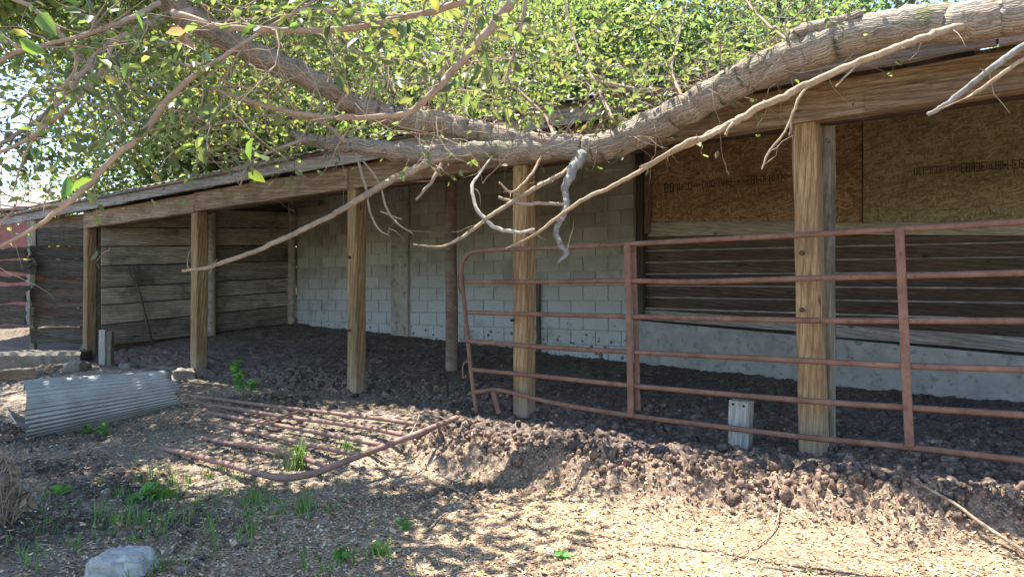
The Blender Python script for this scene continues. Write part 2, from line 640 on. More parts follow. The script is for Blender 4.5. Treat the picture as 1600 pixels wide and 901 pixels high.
M_BARK = make_bark('furrowed_bark', (0.20, 0.162, 0.128), (0.38, 0.325, 0.262), 0.75)
M_TWIG = simple('thin_bark', (0.20, 0.145, 0.105), (0.34, 0.26, 0.195), 12, bscale=60)
M_DEADWD = simple('bare_dead_wood', (0.20, 0.145, 0.095), (0.37, 0.285, 0.195), 16, bscale=70, bstr=0.7, spots=(0.13, 0.10, 0.075))
M_GREYWD = simple('grey_dead_wood', (0.12, 0.115, 0.105), (0.28, 0.265, 0.24), 18, bscale=60, bstr=0.7, spots=(0.12, 0.11, 0.1))
M_WHITEWD = simple('bleached_wood', (0.30, 0.26, 0.205), (0.46, 0.41, 0.34), 14, bscale=60)
M_MTRUNK = make_bark('grey_bark', (0.16, 0.14, 0.12), (0.26, 0.235, 0.2), 0, 1, False)

# ------------------------------------------------------------------ the ground
PILE_X = (-2.9, -1.5, -0.44, 0.42, 1.2, 3.0)
PILE_Y = (-0.92, -0.92, -0.77, -0.52, -0.40, -0.36)


_m = CAM + RIGHT * -3.25 + FWD0 * 7.2
MOUND = (_m.x, _m.y)


def bank_line(x):
    return np.interp(x, PILE_X, PILE_Y) + 0.10 * fbm(x * 1.7, x * 0 + 3.0, 41, 3)


def ground_parts(x, y):
    bl = bank_line(x)
    right = sstep(-3.1, -2.3, x)
    d = y - bl                                   # >0 towards the shed
    rough = fbm(x * 9 + 5, y * 9, 3, 4)
    # upper level: dung floor; lower level: yard
    edge = sstep(-0.34, 0.05, d + 0.08 + 0.10 * fbm(x * 5, y * 5, 77, 3))
    low = -0.22 + 0.025 * fbm(x * 0.8, y * 0.8, 8, 3)
    slope = -0.22 * sstep(-0.2, -2.6, y)
    up = 0.02 * fbm(x * 1.2, y * 1.2, 12, 3)
    zr = low + (up - low) * edge
    zl = slope + 0.03 * fbm(x * 1.1, y * 1.1, 15, 3)
    z = zl + (zr - zl) * right
    ins = np.clip(y, 0, 3.4) / 3.4
    z = z + np.where(y > 0, ins ** 0.62 * (0.05 + 0.045 * np.clip(-x, 0, 11.5)), 0)
    z = z + 0.09 * np.exp(-(((x - MOUND[0]) / 0.5) ** 2 + ((y - MOUND[1]) / 0.45) ** 2))
    return z, d, right, edge


def smooth_ground(x, y):
    x, y = np.atleast_1d(np.asarray(x, float)), np.atleast_1d(np.asarray(y, float))
    return ground_parts(x, y)[0]


def gz(x, y):
    return float(ground_z(np.array([x]), np.array([y]))[0])


def ground_z(x, y):
    z, d, right, edge = ground_parts(x, y)
    inside = sstep(-0.45, 0.2, y)
    manure = np.clip(np.maximum(inside, right * sstep(-0.12, 0.0, d)), 0, 1)
    wx, wy = x + 0.05 * fbm(x * 6, y * 6, 21, 3), y + 0.05 * fbm(x * 6 + 9, y * 6, 22, 3)
    f1, f2, cid = cell(wx * 7.5, wy * 7.5, 31)
    crack = sstep(0.0, 0.16, f2 - f1)
    clod = crack * (0.35 + 0.65 * cid) * np.sqrt(np.clip(1 - f1, 0, 1))
    g1, g2, gid = cell(wx * 19, wy * 19, 51)
    small = sstep(0, 0.25, g2 - g1) * np.sqrt(np.clip(1 - g1, 0, 1)) * (0.3 + gid)
    fr = fbm(x * 14, y * 14, 61, 4)
    bankz = right * np.exp(-((d + 0.08) / 0.19) ** 2)
    amp = 0.040 * manure * sstep(1.2, -0.3, y) + 0.040 * manure + 0.066 * bankz
    dry = sstep(0.0, 0.5, fbm(x * 1.3, y * 1.3, 71, 3) + 0.15) * (1 - manure)
    leftland = (1 - sstep(-1.9, -0.6, x)) * (1 - manure)
    z = z + amp * (clod - 0.4) + (0.016 * manure + 0.040 * bankz) * (small - 0.3) + 0.012 * fr * (0.4 + 0.6 * manure)
    z = z + leftland * (0.034 * (clod - 0.4) * dry + 0.026 * small * (0.3 + 0.7 * dry) + 0.03 * fr * dry)
    return z


def axis(fine0, fine1, step, outs_lo, outs_hi):
    a = np.arange(fine0, fine1, step)
    return np.concatenate([outs_lo, a, outs_hi])


gx = axis(-7.6, 2.2, 0.0165, np.concatenate([[-700, -250, -90, -50, -30, -22, -18, -16, -14.5, -13.5], np.arange(-13, -7.6, 0.055)]),
          np.concatenate([np.arange(2.2, 5, 0.06), [5.5, 6.5, 8, 10, 14, 20, 40, 90, 250, 700]]))
gy = axis(-4.3, 0.7, 0.0165, np.concatenate([[-700, -250, -90, -40, -20, -12, -9, -7.5, -6.5, -5.8, -5.3, -5.0, -4.8, -4.6, -4.45], []]),
          np.concatenate([np.arange(0.7, 3.7, 0.04), [4.5, 6, 9, 14, 22, 40, 90, 250, 700]]))
GX, GY = np.meshgrid(gx, gy)
GZ = ground_z(GX, GY)
far = sstep(12, 40, np.hypot(GX, GY))
GZ = GZ * (1 - far)
nxg, nyg = len(gx), len(gy)
_, dd, rr_, ee_ = ground_parts(GX, GY)
inside = sstep(-0.55, 0.1, GY)
man = np.clip(np.maximum(inside, rr_ * sstep(-0.06, 0.10, dd)), 0, 1)[..., None]
lef = (1 - sstep(-2.6, -0.9, GX + 0.5 * fbm(GX, GY, 91, 3)))[..., None]
nz = fbm(GX * 2.1, GY * 2.1, 93, 4)[..., None]
c_man = np.array((0.165, 0.122, 0.098)) * (1 + 0.35 * nz)
c_tan = np.array((0.285, 0.205, 0.135)) * (1 + 0.25 * nz)
c_gry = np.array((0.225, 0.178, 0.135)) * (1 + 0.45 * nz)
drk = sstep(0.05, 0.5, fbm(GX * 1.3, GY * 1.3, 71, 3) + 0.15)[..., None]
c_gry = c_gry * (1 - 0.45 * drk)
gc = c_tan * (1 - lef) + c_gry * lef
bankc = np.exp(-((dd + 0.10) / 0.2) ** 2)[..., None] * rr_[..., None]
gc = gc * (1 - 0.75 * bankc) + np.array((0.225, 0.152, 0.112)) * 0.75 * bankc
gc = gc * (1 - man) + c_man * man
gc = gc * (1 - far[..., None]) + np.array((0.10, 0.10, 0.05)) * far[..., None]
ii = (np.arange(nyg - 1)[:, None] * nxg + np.arange(nxg - 1)[None])
quads = np.stack([ii, ii + 1, ii + nxg + 1, ii + nxg], -1).reshape(-1, 4)
gme = fast_mesh('ground', np.stack([GX, GY, GZ], -1).reshape(-1, 3), quads, M_SOIL, True, gc.reshape(-1, 3))
tag(mesh_obj('ground', gme), kind='structure')

# ------------------------------------------------------------------ the shed
D = 3.4                                          # inner depth
shed = empty('cattle_shed', (0, 0, 0), 'open fronted cattle shed with wooden posts, sloping roof and block back wall', 'shed')
ZB = 2.21                                        # underside of the front beam
POST_PX = [(1265, 710), (818, 650), (556, 625), (310, 588), (139, 563)]
posts = []
for i, (px, py) in enumerate(POST_PX):
    p = at_y(px, py, 0.09)
    w = (0.155, 0.15, 0.15, 0.165, 0.16)[i]
    lean = (0.03, 0.01, 0.005, 0.0, 0.0)[i]
    board('post', (p.x + lean, 0.095, -0.25), (p.x - 0.012 * (i == 0), 0.095, ZB + 0.01 - 0.02 * (i == 4)), w, w * 0.98, W_POST, shed, (0, -1, 0), seg=9, ch=0.012, jit=0.002)
    posts.append(p.x)
    if i == 0:                              # a second, older post bolted behind
        board('post', (p.x + 0.04, 0.27, -0.25), (p.x + 0.04, 0.27, ZB + 0.2), 0.14, 0.12, W_GREY, shed, (0, -1, 0), seg=5, ch=0.01)
# bolts on the posts
bolt_me = None
for px, py in [(545, 402), (545, 516), (1253, 395), (1253, 484), (1293, 220), (800, 500)]:
    q = at_y(px, py, 0.0)
    V, Qd, C = tube_arrays([(q.x, 0.012, q.z, 0.016), (q.x, -0.008, q.z, 0.016), (q.x, -0.012, q.z, 0.010)], 8)
    mesh_obj('bolt', tube_mesh('bolt', [(V, Qd, C)], M_IRON, False), shed)
# front beam, in lengths that meet over the posts
ends = [4.2, 1.4, -1.9, posts[2] - 0.02, posts[3] + 0.05, posts[4] - 0.02]
for i in range(5):
    a, b = ends[i + 1] + 0.004, ends[i] - 0.004
    dz = (0.0, 0.004, -0.006, 0.0, -0.012)[i]
    board('beam', (a, 0.045, ZB + 0.125 + dz), (b, 0.045, ZB + 0.125 + dz), 0.25, 0.11, W_BEAM, shed, seg=12, ch=0.008, jit=0.0035)
    board('beam', (a, 0.205, ZB + 0.12 + dz), (b, 0.205, ZB + 0.12 + dz), 0.24, 0.08, W_DARK, shed, seg=8)
board('beam', (-14.3, 0.09, ZB + 0.12), (posts[4] - 0.03, 0.09, ZB + 0.12), 0.24, 0.10, W_BEAM, shed, seg=8)
# lower facing board that laps the right length
board('facing_board', (0.33, -0.019, ZB + 0.073), (4.2, -0.019, ZB + 0.083), 0.14, 0.016, W_BEAM, shed, seg=12, jit=0.003)
# rafters, roof and fascia; the roof rises towards the back wall
SL = 0.255
RZ = ZB + 0.248


def roofz(y):
    return RZ + SL * (y + 0.1)


x = -13.0
k = 0
while x < 4.3:
    board('rafter', (x, -0.10, roofz(-0.10) + 0.07), (x, D + 0.3, roofz(D + 0.3) + 0.07), 0.045, 0.14, W_DARK, shed, (0, 0, 1), seg=3)
    x += 0.62 + R.uniform(-0.03, 0.03)
fx = [-17.5, -9.9, -5.6, -1.55, 1.05, 4.4]
for i in range(5):
    w = (0.18, 0.165, 0.17, 0.17, 0.185)[i]
    z0 = roofz(-0.13) + 0.085 + (0.0, 0.012, -0.008, 0.004, 0.01)[i]
    board('fascia_board', (fx[i] + 0.006, -0.135, z0), (fx[i + 1] - 0.006, -0.135, z0 + R.uniform(-.006, .012)), w, 0.045, W_FASCIA, shed, seg=12, jit=0.003)
# decking boards under a felt and ribbed sheet
yy = -0.2
while yy < D + 0.5:
    zc = roofz(yy + 0.09) + 0.155
    x0 = -17.5
    board('roof_board', (x0, yy + 0.09, zc), (4.4, yy + 0.09, zc), 0.172, 0.022, W_DARK, shed, (0, -SL, 1), seg=4, jit=0.001, ch=0.003)
    yy += 0.18
nr = 360
xs = np.linspace(-17.6, 4.5, nr)
hz = 0.012 * np.sin(xs * 2 * np.pi / 0.076 * 0.35)
ys = (-0.175, D + 0.6)
V = []
for t in (0, 0.006):
    for y in ys:
        V.append(np.column_stack([xs, np.full(nr, y), roofz(y) + 0.19 + hz + t]))
V = np.vstack(V)
i = np.arange(nr - 1)
Qr = np.vstack([np.stack(q, -1) for q in ((i, i + nr, i + nr + 1, i + 1), (i + 2 * nr, i + 2 * nr + 1, i + 3 * nr + 1, i + 3 * nr),
                                          (i, i + 1, i + 1 + 2 * nr, i + 2 * nr), (i + nr, i + 3 * nr, i + 1 + 3 * nr, i + 1 + nr))])
mesh_obj('roof_sheet', fast_mesh('roof_sheet', V, Qr, M_ROOFM), shed)

# --- block wall: every block is an object
XC = at_y(463, 500, D).x                          # inner corner
XR = at_y(992, 450, D).x                          # where the block work ends
wall = mesh_obj('block_wall', bar_mesh('block_wall', XR - XC + 0.02, 3.7, 0.19, M_MORTAR, seg=1, ch=0.002, jit=0), shed,
                Vector(((XC + XR) / 2, D + 0.096, 1.55)), frame((1, 0, 0), (0, -1, 0)))
full = bar_mesh('block', 0.386, 0.186, 0.02, M_BLOCK, seg=1, ch=0.004, jit=0.0006)
BW, BH = 0.4, 0.2
PILX0, PILX1 = at_y(612, 450, D - 0.04).x, at_y(638, 450, D - 0.04).x
blocks = []
row = 0
z = 0.0
cuts = {}


def block_of(L):
    L = round(L, 3)
    if L not in cuts:
        cuts[L] = bar_mesh('block', L - 0.014, 0.186, 0.02, M_BLOCK, seg=1, ch=0.004, jit=0.0006, seed=len(cuts))
    return cuts[L]


for row in range(16):
    zc = 0.1 + row * BH
    x = XC + 0.006 - (0.2 if row % 2 else 0.0)
    while x < XR - 0.02:
        a, b = max(x, XC), min(x + BW, XR)
        if b - a > 0.05:
            if not (a > PILX0 - 0.02 and b < PILX1 + 0.02):
                me = full if abs(b - a - BW) < 1e-3 else block_of(b - a)
                o = bpy.data.objects.new('block', me)
                fr = frame((1, 0, R.uniform(-.004, .004)), (R.uniform(-.006, .006), -1, R.uniform(-.006, .006)))
                o.matrix_basis = Matrix.Translation((((a + b) / 2), D + R.uniform(-0.002, 0.002), zc)) @ fr.to_4x4()
                link(o, wall)
        x += BW
pil = mesh_obj('pilaster', bar_mesh('pilaster', 3.5, PILX1 - PILX0, 0.16, M_PIL, seg=6, ch=0.01), shed,
               Vector(((PILX0 + PILX1) / 2, D + 0.02, 1.6)), frame((0, 0, 1), (0, -1, 0)))
# conduit on the wall
q = at_y(841, 430, D - 0.05)
board('conduit', (q.x, D - 0.05, 0.1), (q.x, D - 0.05, at_y(841, 436, D).z), 0.05, 0.05, W_DARK, shed, seg=2)

# --- right bay: footing, boards, siding, strand board
def on(px, py, y):
    v = at_y(px, py, y)
    return v


def strip(name, l, r, h, t, m, y, **kw):
    """board whose centre line runs between two sighted points on the plane y"""
    a, b = on(*l, y), on(*r, y)
    d = b - a
    if 'ext' in kw:
        b = b + d * kw.pop('ext')
    return board(name, a, b, h, t, m, shed, **kw)


YR = D + 0.03
fa, fb = on(990, 548, YR), on(1600, 560, YR)
xe = 3.2


def quad_slab(name, pts, t, m, parent, nseg=8):
    """thick slab from 4 corner points (bl, br, tr, tl); local X runs along the bottom edge"""
    bl, br, tr, tl = [Vector(p) for p in pts]
    X = (br - bl).normalized()
    Nn = (br - bl).cross(tl - bl).normalized()
    o = (bl + br + tr + tl) / 4
    fr = frame(X, Nn)
    inv = fr.transposed()
    vs, fc = [], []
    for s in (0.0, -t):
        for i in range(nseg + 1):
            f = i / nseg
            for p in (bl.lerp(br, f), tl.lerp(tr, f)):
                q = inv @ (p - o)
                vs.append((q.x, q.y + R.uniform(-.0015, .0015), s + R.uniform(-.0008, .0008)))
    n2 = 2 * (nseg + 1)
    for i in range(nseg):
        a = 2 * i
        fc += [(a, a + 2, a + 3, a + 1), (n2 + a, n2 + a + 1, n2 + a + 3, n2 + a + 2),
               (a, n2 + a, n2 + a + 2, a + 2), (a + 1, a + 3, n2 + a + 3, n2 + a + 1)]
    e = 2 * nseg
    fc += [(0, 1, n2 + 1, n2), (e, n2 + e, n2 + e + 1, e + 1)]
    me = bpy.data.meshes.new(name)
    me.from_pydata(vs, [], fc)
    me.materials.append(m)
    flip_if_needed(me)
    return mesh_obj(name, me, parent, o, fr)


def P4(l0, r0, l1, r1, y):
    """bottom-left, bottom-right, top-right, top-left sighted on plane y, in world points; widens past the frame on the right"""
    bl, br, tl, tr = on(*l0, y), on(*r0, y), on(*l1, y), on(*r1, y)
    return bl, br, tr, tl


EXT = 1.28


def ext(l, r):
    return (l[0] + (r[0] - l[0]) * EXT, l[1] + (r[1] - l[1]) * EXT)


def P4e(l0, r0, l1, r1, y):
    return P4(l0, ext(l0, r0), l1, ext(l1, r1), y)


bl, br, tr, tl = P4e((988, 560), (1600, 612), (988, 500), (1600, 556), D + 0.012)
bl.z = br.z = -0.1
quad_slab('footing', (bl, br, tr, tl), 0.2, M_FOUND, shed, 10)
# backing wall behind everything in the bay
mesh_obj('bay_wall', bar_mesh('bay_wall', xe - XR, 3.5, 0.05, W_DARK, seg=1, ch=0.002, jit=0), shed,
         Vector(((XR + xe) / 2 + 0.01, D + 0.25, 1.6)), frame((1, 0, 0), (0, -1, 0)))
# pale boards above the footing, the right one slipping
quad_slab('sill_board', P4((1006, 499), (1255, 518), (1006, 484), (1255, 500), D + 0.03), 0.04, W_FASCIA, shed)
quad_slab('sill_board', P4e((1306, 526), (1600, 550), (1306, 507), (1600, 527), D + 0.0), 0.04, W_FASCIA, shed)
# lap siding
ly = [368, 391, 409, 427, 445, 463, 480, 497]
ry = [368, 377, 400, 424, 449, 472, 498, 530]
for i in range(len(ly) - 1):
    lap = 0.006
    bl, br, tr, tl = P4e((1003, ly[i + 1]), (1600, ry[i + 1]), (1003, ly[i] + 1), (1600, ry[i] + 1), D + 0.06)
    tl.y -= 0.034
    tr.y -= 0.034
    quad_slab('siding_board', (bl, br, tr, tl), 0.02, W_SIDING, shed, 8)
for i in range(1, len(ly) - 1):
    bl, br, tr, tl = P4e((1003, ly[i] + 2.2), (1600, ry[i] + 2.6), (1003, ly[i]), (1600, ry[i]), D + 0.012)
    quad_slab('siding_lip', (bl, br, tr, tl), 0.012, W_FASCIA, shed, 6)
# pale ledge under the strand board
quad_slab('ledge_board', P4((1013, 369), (1250, 366), (1013, 348), (1250, 346), D + 0.01), 0.05, W_PALE, shed)
quad_slab('ledge_board', P4e((1285, 366), (1600, 368), (1285, 349), (1600, 343), D + 0.012), 0.05, W_PALE, shed)
# strand board sheets
p_osb = P4((1016, 347), (1348, 349), (1016, 205), (1348, 140), D + 0.04)
p_osb[2].z = p_osb[3].z = 3.45
sh1 = quad_slab('strand_board', p_osb, 0.018, M_OSB, shed, 4)
p_osb2 = P4e((1349, 347), (1600, 346), (1349, 140), (1600, 100), D - 0.02)
p_osb2[2].z = p_osb2[3].z = 3.45
sh2 = quad_slab('strand_board', p_osb2, 0.02, M_OSB2, shed, 4)
board('batten', Vector((at_y(1349, 250, D).x + 0.012, D + 0.012, at_y(1349, 348, D).z)), Vector((at_y(1349, 250, D).x + 0.012, D + 0.012, 3.4)), 0.05, 0.03, W_DARK, shed)
# door frame at the end of the block work
for px0, px1, yy_, m in ((995, 1006, D - 0.04, W_DARK), (1008, 1016, D - 0.01, W_BEAM)):
    xa, xb = at_y(px0, 400, yy_).x, at_y(px1, 400, yy_).x
    zb = at_y(1000, 490 if m is W_DARK else 366, yy_).z
    board('jamb', ((xa + xb) / 2, yy_, zb), ((xa + xb) / 2, yy_, 3.4), xb - xa, 0.07, m, shed, seg=6)


# ink stamps on the strand board, worn past reading
def stamp(parent, x0, y0, x1, y1, plane, spec):
    vs, fc = [], []
    px = x0
    while px < x1 - 2:
        t = (px - x0) / (x1 - x0)
        py = y0 + (y1 - y0) * t
        kind = spec[min(int(t * len(spec)), len(spec) - 1)]
        if kind == ' ':
            px += 4
            continue
        hgt = {'B': 15, 'm': 11, 's': 5, 'q': 14}[kind]
        w = {'B': 8, 'm': 7, 's': 5, 'q': 11}[kind]
        sw = 2.0 if kind in 'Bq' else 1.3
        segs = []
        r = R.random()
        segs.append((0, -hgt / 2, sw, hgt / 2))
        if r < .8:
            segs.append((w - sw - 1.4, -hgt / 2, w - 1.4, hgt / 2))
        for f in ((-.5, .0, .5) if kind == 'B' else (-.5, .5) if R.random() < .6 else (0,)):
            yv = f * (hgt - sw)
            segs.append((0, yv - sw / 2, w - 1.4, yv + sw / 2))
        if kind == 'q':
            segs.append((w / 2 - 2, -2, w / 2 + 1, 3))
        for a, b, c, d in segs:
            if R.random() < .12:
                continue
            n0 = len(vs)
            for u, v in ((a, d), (c, d), (c, b), (a, b)):
                vs.append(tuple(at_y(px + u, py + v, plane)))
            fc.append((n0, n0 + 1, n0 + 2, n0 + 3))
        px += w
    me = bpy.data.meshes.new('ink_stamp')
    # give the ink a hair of thickness
    n0 = len(vs)
    vs2 = vs + [(a, b + 0.0006, c) for a, b, c in vs]
    fc2 = list(fc)
    for f in fc:
        for k in range(4):
            fc2.append((f[k], f[(k + 1) % 4], f[(k + 1) % 4] + n0, f[k] + n0))
    me.from_pydata(vs2, [], fc2)
    me.materials.append(M_STAMP)
    mesh_obj('ink_stamp', me, parent)['kind'] = 'stuff'


stamp(sh1, 1038, 294, 1246, 274, D + 0.0365, 'BBmmmmssmmmsmmm s BBmmmmmmssss')
stamp(sh2, 1428, 268, 1640, 252, D - 0.0235, 'mmmmmmmsmBBBBBmmqq qqBB BBB')

# --- round post inside, corner post, ledger
rp = at_z(705, 572, 0.20)
V, Qd, C = tube_arrays(smooth_path([(rp.x, rp.y, -0.2, 0.078), (rp.x + .01, rp.y, 0.8, 0.075), (rp.x - .01, rp.y, 1.9, 0.07), (rp.x, rp.y, 3.0, 0.066)], 6), 14, 0.05, 3)
rpost = mesh_obj('post', tube_mesh('post', [(V, Qd, C)], W_ROUND), shed, None)
EA = Vector((XC - 0.02, D, 0))
EB = Vector((posts[4] + 0.32, 0.12, 0))
en = Vector((EB.y - EA.y, EA.x - EB.x, 0)).normalized()
if en.x < 0:
    en = -en
cp = at_y(455, 505, D - 0.1)
V, Qd, C = tube_arrays(smooth_path([(cp.x, D - 0.09, 0.1, 0.082), (cp.x, D - 0.09, 1.5, 0.078), (cp.x - .01, D - 0.09, 3.4, 0.075)], 6), 12, 0.06, 5)
mesh_obj('post', tube_mesh('post', [(V, Qd, C)], W_GREY), shed)
p2 = at_plane(331, 470, EA + en * 0.1, EB + en * 0.1)
V, Qd, C = tube_arrays(smooth_path([(p2.x, p2.y, 0.1, 0.075), (p2.x, p2.y, 1.5, 0.07), (p2.x, p2.y, 3.0, 0.07)], 6), 12, 0.06, 6)
mesh_obj('post', tube_mesh('post', [(V, Qd, C)], W_GREY), shed)
q = at_y(500, 318, D - 0.12)
board('ledger', (XC + 0.0, D - 0.14, q.z), (q.x, D - 0.14, q.z), 0.09, 0.06, W_GREY, shed, seg=3)

# --- plank end wall
pw = empty('plank_wall', (0, 0, 0))
pw.parent = shed
Ll = [322, 355, 385, 415, 449, 476, 507, 541]
Rl = [331, 357, 383, 408, 434, 456, 478, 506]
for i in range(7):
    pts = []
    for px, py in ((165, Ll[i + 1] - 0.9), (447, Rl[i + 1] - 0.8), (447, Rl[i] + 0.8), (165, Ll[i] + 1.0)):
        pts.append(at_plane(px, py, EA, EB))
    # carry boards on to the front and to the corner
    f0, f1 = -0.02, 1.06
    b0, b1 = pts[0].lerp(pts[1], f0), pts[0].lerp(pts[1], f1)
    t0, t1 = pts[3].lerp(pts[2], f0), pts[3].lerp(pts[2], f1)
    off = en * R.uniform(-0.006, 0.012)
    if i in (0, 2, 3):                           # boards that meet behind the second post
        m_ = 0.56
        for u0, u1 in ((f0, m_ - 0.002), (m_ + 0.002, f1)):
            quad_slab('plank', [p + off for p in (pts[0].lerp(pts[1], u0), pts[0].lerp(pts[1], u1), pts[3].lerp(pts[2], u1), pts[3].lerp(pts[2], u0))], 0.035, W_GREY, pw, 6)
            off = off + en * R.uniform(-0.004, 0.006)
    else:
        quad_slab('plank', [p + off for p in (b0, b1, t1, t0)], 0.035, W_GREY, pw, 9)
# dark sheathing behind the planks and above
quad_slab('gable_sheathing', [Vector((EA.x, EA.y, -0.1)) - en * 0.12, Vector((EB.x, EB.y, -0.1)) - en * 0.12, Vector((EB.x, EB.y, 2.45)) - en * 0.12, Vector((EA.x, EA.y, 3.35)) - en * 0.12][::-1], 0.03, W_DARK, shed, 4)

# ------------------------------------------------------------------ rotten board fence left of the shed
fence = empty('board_fence', at_d(90, 560, 12.3), 'rotten dark board fence with broken ends left of the leftmost post', 'fence')


def rag_plank(px0, px1, yt0, yt1, yb0, yb1, Z0, Z1, parent, m, rag0=0.0, rag1=0.0, t=0.035, seed=0):
    r = random.Random(seed)
    n = 14
    vs, fc = [], []
    fr_o = at_d((px0 + px1) / 2, (yt0 + yb1) / 2, (Z0 + Z1) / 2)
    X = (at_d(px1, yt1, Z1) - at_d(px0, yt0, Z0)).normalized()
    fr = frame(X, -FWD0)
    inv = fr.transposed()
    kk = 5
    for s in (0, 1):
        for j in range(kk + 1):
            a = j / kk
            e0 = px0 + (r.uniform(0, rag0) if rag0 else 0)
            e1 = px1 - (r.uniform(0, rag1) if rag1 else 0)
            for i in range(n + 1):
                f = i / n
                px = e0 + (e1 - e0) * f
                g = (px - px0) / (px1 - px0)
                yt, yb = yt0 + (yt1 - yt0) * g, yb0 + (yb1 - yb0) * g
                rg = 1.0
                edge = (1.2 * math.sin(f * 9 + seed) + r.uniform(-.9, .9)) * (0.8 if j in (0, kk) else 0.2)
                p = at_d(px, yt + (yb - yt) * a + edge * rg, Z0 + (Z1 - Z0) * g) + FWD0 * (s * t)
                q = inv @ (p - fr_o)
                vs.append((q.x, q.y, q.z + (r.uniform(-.008, .008) if s == 0 else 0)))
    w = n + 1
    tot = w * (kk + 1)
    for j in range(kk):
        for i in range(n):
            a = j * w + i
            fc += [(a, a + 1, a + w + 1, a + w), (tot + a, tot + a + w, tot + a + w + 1, tot + a + 1)]
    for i in range(n):
        fc += [(i, tot + i, tot + i + 1, i + 1), (kk * w + i, kk * w + i + 1, tot + kk * w + i + 1, tot + kk * w + i)]
    for j in range(kk):
        a = j * w
        fc += [(a, a + w, tot + a + w, tot + a), (a + n, tot + a + n, tot + a + w + n, a + w + n)]
    me = bpy.data.meshes.new('plank')
    me.from_pydata(vs, [], fc)
    me.materials.append(m)
    flip_if_needed(me)
    return mesh_obj('plank', me, parent, fr_o, fr)


W_ROT = wood('rotten_wood', (0.05, 0.042, 0.033), (0.085, 0.072, 0.055), (0.15, 0.13, 0.10), stain_amt=0.6, bstr=0.9)
zl, zr = 12.7, 12.45
for i, (px0, px1, yt0, yt1, yb0, yb1, r0, r1) in enumerate([
        (-60, 48, 388, 387, 404, 404, 0, 10), (46, 168, 385, 387, 403, 403, 4, 0),
        (-60, 58, 412, 405, 418, 428, 14, 14), (50, 168, 404, 406, 431, 436, 14, 0),
        (-60, 42, 431, 431, 441, 440, 6, 8), (48, 168, 436, 437, 450, 450, 20, 0),
        (-60, 46, 447, 447, 474, 472, 5, 12), (44, 168, 451, 451, 480, 480, 10, 0),
        (-60, 44, 478, 476, 506, 506, 8, 8), (47, 168, 483, 482, 495, 496, 14, 0),
        (50, 168, 497, 497, 509, 510, 8, 0), (46, 168, 512, 512, 535, 537, 3, 0),
        (58, 168, 356, 353, 384, 384, 0, 0)]):
    off = 0.05 * (i % 2) + (0.06 if px1 < 100 else 0)
    rag_plank(px0, px1, yt0, yt1, yb0, yb1, zl + off, zr + off, fence, W_ROT if i not in (7, 9) else W_DARK, r0, r1, seed=i + 3)
for px, top in ((52, 345), (130, 362), (-50, 380)):
    a, b = at_d(px, 560, 12.8), at_d(px, top, 12.8)
    b.x, b.y = a.x, a.y
    board('fence_post', (a.x, a.y, -0.1), (b.x, b.y, b.z), 0.09, 0.09, W_GREY, fence, -FWD0, seg=4)

# red building beyond
barn = empty('red_barn', at_d(0, 520, 20), 'red painted metal sided barn seen behind the rotten fence at the far left', 'barn')
a, b = at_d(-420, 500, 23.0), at_d(45, 500, 19.5)
a.z = b.z = 0
w_ = (b - a)
n_ = w_.normalized()
nf = Vector((n_.y, -n_.x, 0))
nr2 = 130
xs = np.linspace(0, w_.length, nr2)
ph = (xs % 0.23) / 0.23
rib = 0.02 * np.clip(1 - np.abs(ph - 0.5) * 9, 0, 1)
V = []
ztop = at_d(20, 330, 20).z
for t in (0, -0.01):
    for zz in (-0.1, ztop):
        V.append(np.column_stack([a.x + n_.x * xs + nf.x * (rib + t), a.y + n_.y * xs + nf.y * (rib + t), np.full(nr2, zz)]))
V = np.vstack(V)
i = np.arange(nr2 - 1)
Qb = np.vstack([np.stack(q, -1) for q in ((i, i + 1, i + nr2 + 1, i + nr2), (i + 2 * nr2, i + 3 * nr2, i + 3 * nr2 + 1, i + 2 * nr2 + 1))])
mesh_obj('wall', fast_mesh('wall', V, Qb, M_BARN), barn)
board('corner_trim', (b.x, b.y, -0.1), (b.x, b.y, ztop), 0.14, 0.05, W_FASCIA, barn, nf, seg=2)
bk = b - nf * 3.5
quad_slab('wall', [Vector((bk.x, bk.y, -0.1)), Vector((b.x, b.y, -0.1)) - nf * 0.03, Vector((b.x, b.y, ztop)) - nf * 0.03, Vector((bk.x, bk.y, ztop))], 0.05, M_BARN, barn, 2)
ra, rb = a + nf * .35, b + nf * .35
quad_slab('roof', [Vector((ra.x, ra.y, ztop)), Vector((rb.x, rb.y, ztop)) + n_ * .25, Vector((bk.x, bk.y, ztop + 1.2)) + n_ * .25, Vector((bk.x, bk.y, ztop + 1.2)) - w_], 0.06, M_ROOFM, barn, 2)

# ------------------------------------------------------------------ gates
def pipe(name, pts, parent, m=None, r=0.021, sides=8, flat=1.0, n=5):
    P = smooth_path([(p[0], p[1], p[2], r) for p in pts], n) if len(pts) > 2 else np.array([(p[0], p[1], p[2], r) for p in pts])
    return mesh_obj(name, tube_mesh(name, [tube_arrays(P, sides)], m or M_RUST), parent)


YG = -0.16
gate = empty('pipe_gate', at_y(1100, 700, YG), 'standing red tubular cattle gate in front of the shed posts', 'gate')


def G(px, py, dy=0.0):
    return at_y(px, py, YG + dy)


def Gx(px, py, slope, dy=0.0):
    """carry a rail past the frame"""
    return at_y(px + 170, py + slope * 170, YG + dy)


